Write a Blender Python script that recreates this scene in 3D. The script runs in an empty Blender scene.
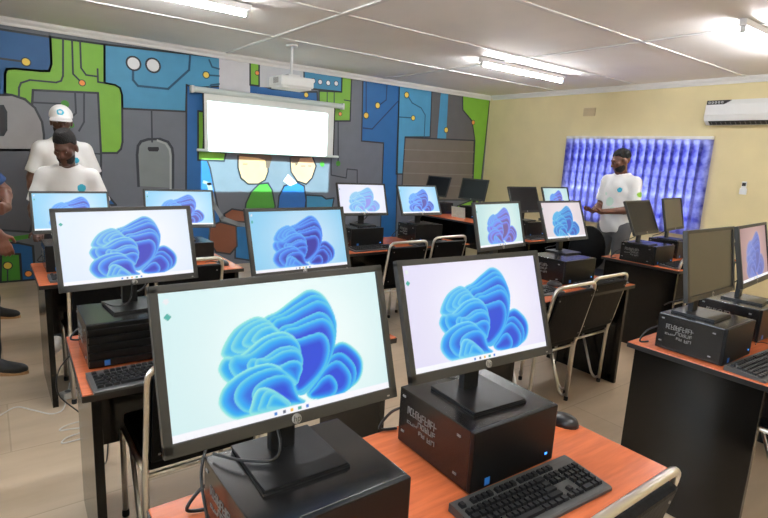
import bpy, bmesh, math, random
import numpy as np
from mathutils import Vector, Matrix

random.seed(7)
C = bpy.context.scene.collection
R = math.radians
PI = math.pi

# ------------------------------------------------------------------ camera
def set_camera():
    cam = bpy.data.cameras.new('camera')
    ob = bpy.data.objects.new('camera', cam)
    C.objects.link(ob)
    pitch, roll, yaw = R(10.963), R(3.02), R(37.219)
    fw = Vector((math.sin(yaw) * math.cos(pitch), math.cos(yaw) * math.cos(pitch), -math.sin(pitch)))
    ri = Vector((math.cos(yaw), -math.sin(yaw), 0))
    up = ri.cross(fw)
    ri2 = ri * math.cos(roll) + up * math.sin(roll)
    up2 = -ri * math.sin(roll) + up * math.cos(roll)
    m = Matrix((ri2, up2, -fw)).transposed().to_4x4()
    m.translation = (0, 0, 1.547)
    ob.matrix_world = m
    cam.sensor_width = 36.0
    cam.lens = 526.5 / 768 * 36.0
    cam.clip_start = 0.05
    bpy.context.scene.camera = ob
set_camera()

# ------------------------------------------------------------------ light & exposure
TUBE_STRENGTH = 162.0
SKY_STRENGTH = 15.0
PROJECTOR_POWER = 150.0
SCREEN_STRENGTH = 1.0
vs = bpy.context.scene.view_settings
vs.view_transform = 'Standard'
vs.look = 'None'
vs.exposure = 0.0
vs.gamma = 1.0
vs.use_curve_mapping = False
world = bpy.data.worlds.new('daylight')
bpy.context.scene.world = world
world.use_nodes = True
wb = world.node_tree.nodes['Background']
wb.inputs[0].default_value = (0.80, 0.90, 1.0, 1)
wb.inputs[1].default_value = SKY_STRENGTH

def portal(name, loc, rot, sx, sy):
    l = bpy.data.lights.new(name, 'AREA')
    l.shape = 'RECTANGLE'
    l.size, l.size_y = sx, sy
    l.cycles.is_portal = True
    o = bpy.data.objects.new(name, l)
    o.location = loc
    o.rotation_euler = rot
    C.objects.link(o)

# room: x from XL to XR, y from YB to YF, z from 0 to ZC
XL, XR, YB, YF, ZC = -1.8, 7.42, -2.6, 6.85, 2.72
portal('daylight_portal', (XR + 0.05, 4.04, 1.36), (0, R(90), 0), 1.28, 2.08)
portal('daylight_portal', (XL - 0.05, -0.9, 1.5), (0, R(-90), 0), 1.3, 2.0)  # guides sky light through the first added fill window
portal('daylight_portal', (XL - 0.05, 2.4, 1.5), (0, R(-90), 0), 1.3, 2.0)  # same for the second added fill window

# ------------------------------------------------------------------ materials
def lin(c):
    return tuple((v / 12.92 if v <= 0.04045 else ((v + 0.055) / 1.055) ** 2.4) for v in (x / 255.0 for x in c)) + (1.0,)

MATS = {}
def mat(name, col, rough=0.5, metal=0.0, vary=0.0, scale=8.0, spec=0.5, bump=0.0, emit=None, estr=0.0, stretch=None, coat=0.0):
    """Principled material whose colour (sRGB 0-255) is varied by procedural noise."""
    m = bpy.data.materials.new(name)
    m.use_nodes = True
    nt = m.node_tree
    b = nt.nodes['Principled BSDF']
    b.inputs['Roughness'].default_value = rough
    b.inputs['Metallic'].default_value = metal
    b.inputs['Specular IOR Level'].default_value = spec
    b.inputs['Coat Weight'].default_value = coat
    c = lin(col)
    b.inputs['Base Color'].default_value = c
    if vary > 0 or bump > 0:
        tc = nt.nodes.new('ShaderNodeTexCoord')
        mp = nt.nodes.new('ShaderNodeMapping')
        if stretch:
            mp.inputs['Scale'].default_value = stretch
        nz = nt.nodes.new('ShaderNodeTexNoise')
        nz.inputs['Scale'].default_value = scale
        nz.inputs['Detail'].default_value = 5
        nt.links.new(tc.outputs['Object'], mp.inputs['Vector'])
        nt.links.new(mp.outputs['Vector'], nz.inputs['Vector'])
        if vary > 0:
            rp = nt.nodes.new('ShaderNodeValToRGB')
            rp.color_ramp.elements[0].position = 0.3
            rp.color_ramp.elements[1].position = 0.7
            rp.color_ramp.elements[0].color = tuple(max(0, v * (1 - vary)) for v in c[:3]) + (1,)
            rp.color_ramp.elements[1].color = tuple(min(1, v * (1 + vary)) for v in c[:3]) + (1,)
            nt.links.new(nz.outputs['Fac'], rp.inputs['Fac'])
            nt.links.new(rp.outputs['Color'], b.inputs['Base Color'])
        if bump > 0:
            bp = nt.nodes.new('ShaderNodeBump')
            bp.inputs['Strength'].default_value = bump
            bp.inputs['Distance'].default_value = 0.01
            nt.links.new(nz.outputs['Fac'], bp.inputs['Height'])
            nt.links.new(bp.outputs['Normal'], b.inputs['Normal'])
    if emit:
        b.inputs['Emission Color'].default_value = lin(emit)
        b.inputs['Emission Strength'].default_value = estr
    MATS[name] = m
    return m

mat('cream_paint', (222, 206, 160), 0.7, vary=0.04, scale=3)
mat('ceiling_board', (243, 240, 236), 0.75, vary=0.03, scale=2)
mat('white_trim', (226, 224, 222), 0.5, vary=0.02)
mat('orange_laminate', (202, 106, 64), 0.26, vary=0.16, scale=5, stretch=(1.2, 14, 14))
mat('black_laminate', (15, 13, 11), 0.16, spec=0.36, vary=0.10, scale=3)
mat('edge_band', (26, 23, 22), 0.35, vary=0.08)
mat('pc_steel', (26, 25, 25), 0.22, spec=0.55, vary=0.08, scale=20)
mat('pc_front', (13, 13, 13), 0.40, spec=0.25, vary=0.08)
mat('screen_black_off', (22, 21, 23), 0.4, spec=0.22, vary=0.05)
mat('bezel_plastic', (40, 38, 34), 0.5, vary=0.06, scale=30)
mat('stand_plastic', (18, 18, 19), 0.35, spec=0.35, vary=0.06)
mat('logo_silver', (150, 146, 140), 0.35, metal=0.3, vary=0.03)
mat('logo_ink', (60, 60, 60), 0.5, vary=0.03)
mat('mark_print', (120, 118, 116), 0.6, vary=0.08)
mat('sticker_blue', (40, 110, 190), 0.4, vary=0.05)
mat('led_blue', (60, 140, 255), 0.4, emit=(70, 150, 255), estr=2.0)
mat('key_plastic', (22, 22, 24), 0.5, spec=0.3, vary=0.06, scale=30)
mat('keyboard_plastic', (66, 66, 66), 0.45, vary=0.05, scale=30)
mat('mouse_plastic', (36, 36, 38), 0.35, vary=0.05)
mat('cable_black', (18, 18, 19), 0.5, vary=0.05)
mat('cable_white', (215, 210, 205), 0.5, vary=0.04)
mat('chrome', (226, 222, 214), 0.28, metal=1.0, vary=0.03)
mat('vinyl_black', (9, 9, 10), 0.45, spec=0.08, vary=0.12, scale=60, bump=0.15)
mat('rubber', (16, 16, 16), 0.7, vary=0.05)
mat('white_plastic', (222, 222, 220), 0.4, vary=0.02)
mat('grey_plastic', (120, 120, 120), 0.5, vary=0.03)
mat('dark_gap', (22, 22, 24), 0.6, vary=0.03)
mat('screen_cloth', (232, 234, 230), 0.85, vary=0.02)
mat('screen_black', (20, 20, 22), 0.7, vary=0.03)
mat('screen_metal', (205, 214, 210), 0.4, vary=0.03)
mat('paper', (205, 212, 200), 0.8, vary=0.12, scale=40)
mat('beige_plate', (196, 176, 140), 0.6, vary=0.04)
mat('skin_deep', (88, 58, 46), 0.42, vary=0.10, scale=14)
mat('skin_mid', (104, 66, 50), 0.42, vary=0.10, scale=14)
mat('hair_black', (14, 12, 12), 0.85, vary=0.3, scale=90, bump=0.6)
mat('shirt_white', (226, 224, 222), 0.85, vary=0.03, scale=12)
mat('shirt_blue', (24, 56, 104), 0.85, vary=0.10, scale=12)
mat('trouser_navy', (26, 28, 38), 0.85, vary=0.12, scale=14)
mat('trouser_grey', (84, 84, 86), 0.85, vary=0.10, scale=14)
mat('shoe_black', (20, 20, 22), 0.5, vary=0.08)
mat('shoe_white', (214, 208, 200), 0.5, vary=0.05)
mat('sole_tan', (176, 138, 96), 0.6, vary=0.05)
mat('emblem_teal', (52, 168, 196), 0.7, vary=0.08)
mat('emblem_green', (150, 206, 70), 0.7, vary=0.08)
mat('emblem_blue', (40, 110, 180), 0.7, vary=0.05)
mat('emblem_pale', (196, 222, 206), 0.8, vary=0.05)
mat('eye_white', (168, 156, 146), 0.3, vary=0.03)
mat('screen_off', (52, 48, 43), 0.36, vary=0.04, scale=3, spec=0.9)
mat('window_metal', (70, 70, 76), 0.4, vary=0.05)
mat('tube_glow', (255, 255, 255), 0.5, emit=(250, 252, 255), estr=TUBE_STRENGTH)
mat('floor_skirting', (150, 130, 105), 0.5, vary=0.05)
for nm, col in dict(navy=(22, 84, 138), navy2=(24, 98, 160), blue=(26, 96, 160), blue2=(34, 110, 165), sky=(72, 148, 188), sky2=(58, 136, 176),
        green=(124, 180, 56), train=(150, 148, 150), darkgrey=(84, 86, 94), black=(34, 35, 42), charcoal=(94, 93, 96), brick=(112, 104, 94),
        groove=(128, 121, 112), plate=(206, 204, 208), plate2=(196, 198, 202), skin=(206, 160, 112), skin2=(198, 150, 118), hair=(104, 82, 68),
        kidgreen=(70, 146, 48), kidarm=(126, 74, 50), kidblue=(40, 106, 182), white=(226, 226, 228), line=(44, 50, 60), trace=(30, 82, 112),
        navyline=(14, 54, 96), steel=(140, 146, 150), yellow=(236, 206, 90), orange=(240, 150, 70), muralgrey=(103, 108, 118), tag=(124, 132, 134),
        tagedge=(160, 166, 166), outline=(36, 42, 50)).items():
    mat('mural_' + nm, col, 0.55, vary=0.05, scale=6)

def floor_material():
    m = mat('floor_vinyl', (168, 146, 116), 0.32, vary=0.0)
    nt = m.node_tree; b = nt.nodes['Principled BSDF']
    tc = nt.nodes.new('ShaderNodeTexCoord')
    n1 = nt.nodes.new('ShaderNodeTexNoise'); n1.inputs['Scale'].default_value = 1.6; n1.inputs['Detail'].default_value = 6
    mp = nt.nodes.new('ShaderNodeMapping'); mp.inputs['Scale'].default_value = (1, 4, 1)
    nt.links.new(tc.outputs['Object'], mp.inputs['Vector']); nt.links.new(mp.outputs['Vector'], n1.inputs['Vector'])
    br = nt.nodes.new('ShaderNodeTexBrick')
    br.inputs['Scale'].default_value = 1.0; br.inputs['Brick Width'].default_value = 1.2; br.inputs['Row Height'].default_value = 0.6
    br.inputs['Mortar Size'].default_value = 0.004
    br.inputs['Color1'].default_value = lin((212, 190, 164)); br.inputs['Color2'].default_value = lin((203, 180, 153)); br.inputs['Mortar'].default_value = lin((186, 164, 138))
    nt.links.new(tc.outputs['Object'], br.inputs['Vector'])
    rp = nt.nodes.new('ShaderNodeValToRGB')
    rp.color_ramp.elements[0].position = 0.3; rp.color_ramp.elements[1].position = 0.75
    rp.color_ramp.elements[0].color = (0.78, 0.76, 0.73, 1); rp.color_ramp.elements[1].color = (1, 1, 1, 1)
    nt.links.new(n1.outputs['Fac'], rp.inputs['Fac'])
    mx = nt.nodes.new('ShaderNodeMix'); mx.data_type = 'RGBA'; mx.blend_type = 'MULTIPLY'; mx.inputs[0].default_value = 1
    nt.links.new(br.outputs['Color'], mx.inputs[6]); nt.links.new(rp.outputs['Color'], mx.inputs[7])
    nt.links.new(mx.outputs[2], b.inputs['Base Color'])
floor_material()

def blind_material():
    m = bpy.data.materials.new('blind_fabric'); m.use_nodes = True
    nt = m.node_tree; nt.nodes.clear()
    out = nt.nodes.new('ShaderNodeOutputMaterial')
    d = nt.nodes.new('ShaderNodeBsdfDiffuse'); t = nt.nodes.new('ShaderNodeBsdfTranslucent')
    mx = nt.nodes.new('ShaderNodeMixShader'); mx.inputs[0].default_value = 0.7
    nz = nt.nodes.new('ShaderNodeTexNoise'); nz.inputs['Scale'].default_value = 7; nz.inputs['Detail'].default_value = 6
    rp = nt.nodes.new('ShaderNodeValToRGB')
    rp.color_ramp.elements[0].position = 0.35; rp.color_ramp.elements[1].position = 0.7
    rp.color_ramp.elements[0].color = lin((98, 100, 178)); rp.color_ramp.elements[1].color = lin((212, 214, 244))  # dappled shade from outdoors, painted into the slat colour by the noise
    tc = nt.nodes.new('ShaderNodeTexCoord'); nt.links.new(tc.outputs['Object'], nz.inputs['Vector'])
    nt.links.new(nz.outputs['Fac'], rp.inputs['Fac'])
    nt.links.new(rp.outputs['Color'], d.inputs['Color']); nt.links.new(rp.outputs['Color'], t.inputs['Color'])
    nt.links.new(d.outputs[0], mx.inputs[1]); nt.links.new(t.outputs[0], mx.inputs[2])
    nt.links.new(mx.outputs[0], out.inputs[0]); MATS['blind_fabric'] = m
blind_material()

def glass_material():
    m = bpy.data.materials.new('window_glass'); m.use_nodes = True
    nt = m.node_tree; nt.nodes.clear()
    out = nt.nodes.new('ShaderNodeOutputMaterial')
    t = nt.nodes.new('ShaderNodeBsdfTransparent'); t.inputs[0].default_value = (0.94, 0.96, 0.97, 1)
    g = nt.nodes.new('ShaderNodeBsdfGlossy'); g.inputs['Roughness'].default_value = 0.03
    fr = nt.nodes.new('ShaderNodeFresnel'); fr.inputs[0].default_value = 1.45
    mx = nt.nodes.new('ShaderNodeMixShader')
    nt.links.new(fr.outputs[0], mx.inputs[0]); nt.links.new(t.outputs[0], mx.inputs[1]); nt.links.new(g.outputs[0], mx.inputs[2])
    nt.links.new(mx.outputs[0], out.inputs[0]); MATS['window_glass'] = m
glass_material()

def display_material():
    """A lit display: emits the picture stored on its own pixels, under a faintly glossy front."""
    m = bpy.data.materials.new('lit_display'); m.use_nodes = True
    nt = m.node_tree; b = nt.nodes['Principled BSDF']
    b.inputs['Base Color'].default_value = (0.01, 0.01, 0.012, 1); b.inputs['Roughness'].default_value = 0.4
    a = nt.nodes.new('ShaderNodeAttribute'); a.attribute_name = 'pixels'
    nt.links.new(a.outputs['Color'], b.inputs['Emission Color']); b.inputs['Emission Strength'].default_value = SCREEN_STRENGTH
    MATS['lit_display'] = m
display_material()

# ------------------------------------------------------------------ mesh helpers
class MB:
    """Collects solids; build() links them as ONE mesh object."""
    def __init__(s):
        s.v = []; s.f = []; s.m = []; s.sm = []; s.mats = []; s.M = Matrix.Identity(4)
    def slot(s, m):
        if m not in s.mats: s.mats.append(m)
        return s.mats.index(m)
    def add(s, vs, fs, m, smooth=False):
        o = len(s.v); s.v += [tuple(s.M @ Vector(p)) for p in vs]
        k = s.slot(m)
        for f in fs:
            s.f.append(tuple(i + o for i in f)); s.m.append(k); s.sm.append(smooth)
        return s
    def box(s, c, d, m, bev=0.0, rot=None):
        x, y, z = (q / 2 for q in d)
        if bev > 0:
            bm = bmesh.new(); bmesh.ops.create_cube(bm, size=1)
            for q in bm.verts: q.co = Vector((q.co.x * d[0], q.co.y * d[1], q.co.z * d[2]))
            bmesh.ops.bevel(bm, geom=list(bm.edges), offset=min(bev, min(d) * 0.45), segments=2, affect='EDGES', profile=0.7)
            bm.verts.index_update()
            vs = [q.co.copy() for q in bm.verts]; fs = [[q.index for q in f.verts] for f in bm.faces]; bm.free()
        else:
            vs = [Vector(p) for p in ((-x, -y, -z), (x, -y, -z), (x, y, -z), (-x, y, -z), (-x, -y, z), (x, -y, z), (x, y, z), (-x, y, z))]
            fs = [(3, 2, 1, 0), (4, 5, 6, 7), (0, 1, 5, 4), (1, 2, 6, 5), (2, 3, 7, 6), (3, 0, 4, 7)]
        if rot is not None: vs = [rot @ p for p in vs]
        c = Vector(c)
        return s.add([p + c for p in vs], fs, m)
    def tube(s, path, r, m, n=8, closed=False, caps=True):
        P = [Vector(p) for p in path]; rs = r if isinstance(r, (list, tuple)) else [r] * len(P)
        N = len(P); vs = []; fs = []
        prev = None
        for i in range(N):
            a = P[i - 1] if (i > 0 or closed) else P[i]; b = P[(i + 1) % N] if (i < N - 1 or closed) else P[i]
            t = (b - a).normalized()
            if prev is None:
                u = t.orthogonal().normalized()
            else:
                u = prev - t * prev.dot(t)
                u = u.normalized() if u.length > 1e-6 else t.orthogonal().normalized()
            prev = u; w = t.cross(u)
            for k in range(n):
                q = 2 * PI * k / n
                vs.append(P[i] + (u * math.cos(q) + w * math.sin(q)) * rs[i])
        for i in range(N if closed else N - 1):
            j = (i + 1) % N
            for k in range(n):
                fs.append((i * n + k, i * n + (k + 1) % n, j * n + (k + 1) % n, j * n + k))
        if caps and not closed:
            fs.append(tuple(range(n - 1, -1, -1))); fs.append(tuple((N - 1) * n + k for k in range(n)))
        return s.add(vs, fs, m, True)
    def lathe(s, prof, m, c=(0, 0, 0), n=16, axis='z'):
        vs = []; fs = []
        for (r, z) in prof:
            for k in range(n):
                q = 2 * PI * k / n; p = (r * math.cos(q), r * math.sin(q), z)
                if axis == 'y': p = (p[0], -p[2], p[1])
                if axis == 'x': p = (p[2], p[0], p[1])
                vs.append((p[0] + c[0], p[1] + c[1], p[2] + c[2]))
        for i in range(len(prof) - 1):
            for k in range(n):
                fs.append((i * n + k, i * n + (k + 1) % n, (i + 1) * n + (k + 1) % n, (i + 1) * n + k))
        fs.append(tuple(range(n - 1, -1, -1))); fs.append(tuple((len(prof) - 1) * n + k for k in range(n)))
        return s.add(vs, fs, m, True)
    def prism(s, poly, a, b, m, axis='z'):
        """poly of (u, v) extruded from a to b along an axis."""
        def P(u, v, w): return {'z': (u, v, w), 'y': (u, w, v), 'x': (w, u, v)}[axis]
        n = len(poly)
        vs = [P(u, v, a) for u, v in poly] + [P(u, v, b) for u, v in poly]
        fs = [tuple(range(n - 1, -1, -1)), tuple(range(n, 2 * n))] + [(i, (i + 1) % n, n + (i + 1) % n, n + i) for i in range(n)]
        return s.add(vs, fs, m)
    def build(s, name, parent=None, loc=None):
        me = bpy.data.meshes.new(name)
        me.from_pydata([tuple(p) for p in s.v], [], s.f)
        for m in s.mats: me.materials.append(MATS[m])
        me.polygons.foreach_set('material_index', s.m); me.polygons.foreach_set('use_smooth', s.sm)
        bm = bmesh.new(); bm.from_mesh(me); bmesh.ops.recalc_face_normals(bm, faces=bm.faces); bm.to_mesh(me); bm.free()
        me.update()
        o = bpy.data.objects.new(name, me); C.objects.link(o)
        if parent: o.parent = parent
        if loc: o.location = loc
        return o

def tag(o, label=None, cat=None, group=None, kind=None):
    if label: o['label'] = label
    if cat: o['category'] = cat
    if group: o['group'] = group
    if kind: o['kind'] = kind
    return o
def thing(name, label, cat, loc=(0, 0, 0), rz=0, group=None):
    o = bpy.data.objects.new(name, None); C.objects.link(o)
    o.empty_display_size = 0.05
    o.location = loc; o.rotation_euler = (0, 0, R(rz))
    return tag(o, label, cat, group)
def struct(o): return tag(o, kind='structure')
def kids(o): return [c for c in bpy.data.objects if c.parent == o]
def copy_tree(o, parent=None):
    c = o.copy(); C.objects.link(c)
    if parent: c.parent = parent
    for ch in kids(o): copy_tree(ch, c)
    return c
def child(o, base):
    return [c for c in kids(o) if c.name.split('.')[0] == base]

def rounded(path, r=0.05, n=5):
    """A polyline with rounded corners."""
    P = [Vector(p) for p in path]; out = [P[0]]
    for i in range(1, len(P) - 1):
        a, b, c = P[i - 1], P[i], P[i + 1]
        d1 = (a - b); d2 = (c - b); q = min(r, d1.length * 0.49, d2.length * 0.49)
        s, e = b + d1.normalized() * q, b + d2.normalized() * q
        for k in range(n + 1):
            t = k / n; out.append(s * (1 - t) ** 2 + b * 2 * t * (1 - t) + e * t * t)
    out.append(P[-1]); return out
def spline(pts, n=8):
    P = [Vector(p) for p in pts]; out = []
    for i in range(len(P) - 1):
        p0 = P[max(i - 1, 0)]; p1 = P[i]; p2 = P[i + 1]; p3 = P[min(i + 2, len(P) - 1)]
        for k in range(n):
            t = k / n
            out.append(0.5 * (2 * p1 + (p2 - p0) * t + (2 * p0 - 5 * p1 + 4 * p2 - p3) * t * t + (3 * p1 - p0 - 3 * p2 + p3) * t ** 3))
    out.append(P[-1]); return out

# ------------------------------------------------------------------ the room
def room():
    struct(MB().box(((XL + XR) / 2, (YB + YF) / 2, -0.05), (XR - XL + 0.4, YF - YB + 0.4, 0.1), 'floor_vinyl').build('floor'))
    struct(MB().box(((XL + XR) / 2, (YB + YF) / 2, ZC + 0.05), (XR - XL + 0.4, YF - YB + 0.4, 0.1), 'ceiling_board').build('ceiling'))
    struct(MB().box(((XL + XR) / 2, YF + 0.1, ZC / 2), (XR - XL + 0.4, 0.2, ZC), 'mural_muralgrey').build('wall_back'))
    struct(MB().box(((XL + XR) / 2, YB - 0.1, ZC / 2), (XR - XL + 0.4, 0.2, ZC), 'cream_paint').build('wall_front'))
    def holed(name, x, sign, holes):
        b = MB(); ys = YB
        for (y0, y1, z0, z1) in holes:
            b.box((x + sign * 0.1, (ys + y0) / 2, ZC / 2), (0.2, y0 - ys, ZC), 'cream_paint')
            b.box((x + sign * 0.1, (y0 + y1) / 2, z0 / 2), (0.2, y1 - y0, z0), 'cream_paint')
            b.box((x + sign * 0.1, (y0 + y1) / 2, (z1 + ZC) / 2), (0.2, y1 - y0, ZC - z1), 'cream_paint')
            ys = y1
        b.box((x + sign * 0.1, (ys + YF) / 2, ZC / 2), (0.2, YF - ys, ZC), 'cream_paint')
        struct(b.build(name))
    holed('wall_right', XR, 1, [(3.03, 5.05, 0.76, 1.98)])
    holed('wall_left', XL, -1, [(-1.9, 0.1, 0.9, 2.1), (1.4, 3.4, 0.9, 2.1)])  # openings for the two added fill windows, out of view
    def window(name, x, sign, y0, y1, z0, z1, nv, nh):
        w = struct(thing(name, None, None, (x + sign * 0.12, (y0 + y1) / 2, z0)))
        W, H = y1 - y0, z1 - z0
        f = MB()
        for q in (-W / 2 + 0.02, W / 2 - 0.02): f.box((0, q, H / 2), (0.05, 0.04, H), 'window_metal')
        for q in (0.02, H - 0.02): f.box((0, 0, q), (0.05, W, 0.04), 'window_metal')
        f.build('window_frame', w)
        g = MB()
        for i in range(1, nv): g.box((0, -W / 2 + W * i / nv, H / 2), (0.03, 0.025, H), 'window_metal')
        for i in range(1, nh): g.box((0, 0, H * i / nh), (0.03, W, 0.025), 'window_metal')
        g.build('glazing_bar', w)
        MB().box((0.012 * sign, 0, H / 2), (0.004, W - 0.02, H - 0.02), 'window_glass').build('pane', w)
        MB().box((-sign * 0.06, 0, -0.015), (0.14, W + 0.04, 0.03), 'white_trim', 0.004).build('window_sill', w)
    window('window_1', XR, 1, 3.03, 5.05, 0.76, 1.98, 4, 3)
    window('added_fill_window_2', XL, -1, -1.9, 0.1, 0.9, 2.1, 4, 3)  # unseen window, added to let in fill daylight
    window('added_fill_window_3', XL, -1, 1.4, 3.4, 0.9, 2.1, 4, 3)  # second unseen window added for fill, further along the wall
    # cornices and ceiling cover strips
    prof = [(0, 0), (0.02, 0), (0.03, 0.025), (0.06, 0.05), (0.07, 0.072), (0, 0.072)]
    n = 0
    def trim(b):
        nonlocal n
        n += 1; struct(b.build('trim_%d' % n))
    trim(MB().prism([(YF - 0.006 - u, ZC - 0.072 + v) for u, v in prof], XL, XR, 'white_trim', 'x'))
    trim(MB().prism([(XR - u, ZC - 0.072 + v) for u, v in prof], YB, YF - 0.08, 'white_trim', 'y'))
    trim(MB().prism([(XL + u, ZC - 0.072 + v) for u, v in prof], YB, YF - 0.08, 'white_trim', 'y'))
    trim(MB().prism([(YB + u, ZC - 0.072 + v) for u, v in prof], XL + 0.08, XR - 0.08, 'white_trim', 'x'))
    for y in (-1.2, 0.12, 1.44, 2.76, 4.08, 5.4):
        trim(MB().box(((XL + XR) / 2, y, ZC - 0.005), (XR - XL - 0.16, 0.045, 0.012), 'white_trim', 0.003))
    for x in (0.1, 2.52, 4.96):
        trim(MB().box((x, (YB + YF) / 2, ZC - 0.006), (0.045, YF - YB - 0.17, 0.013), 'white_trim', 0.003))
    struct(MB().box((XR - 0.006, (YB + YF) / 2, 0.04), (0.012, YF - YB - 0.02, 0.08), 'floor_skirting').build('baseboard_right'))
room()

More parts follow.
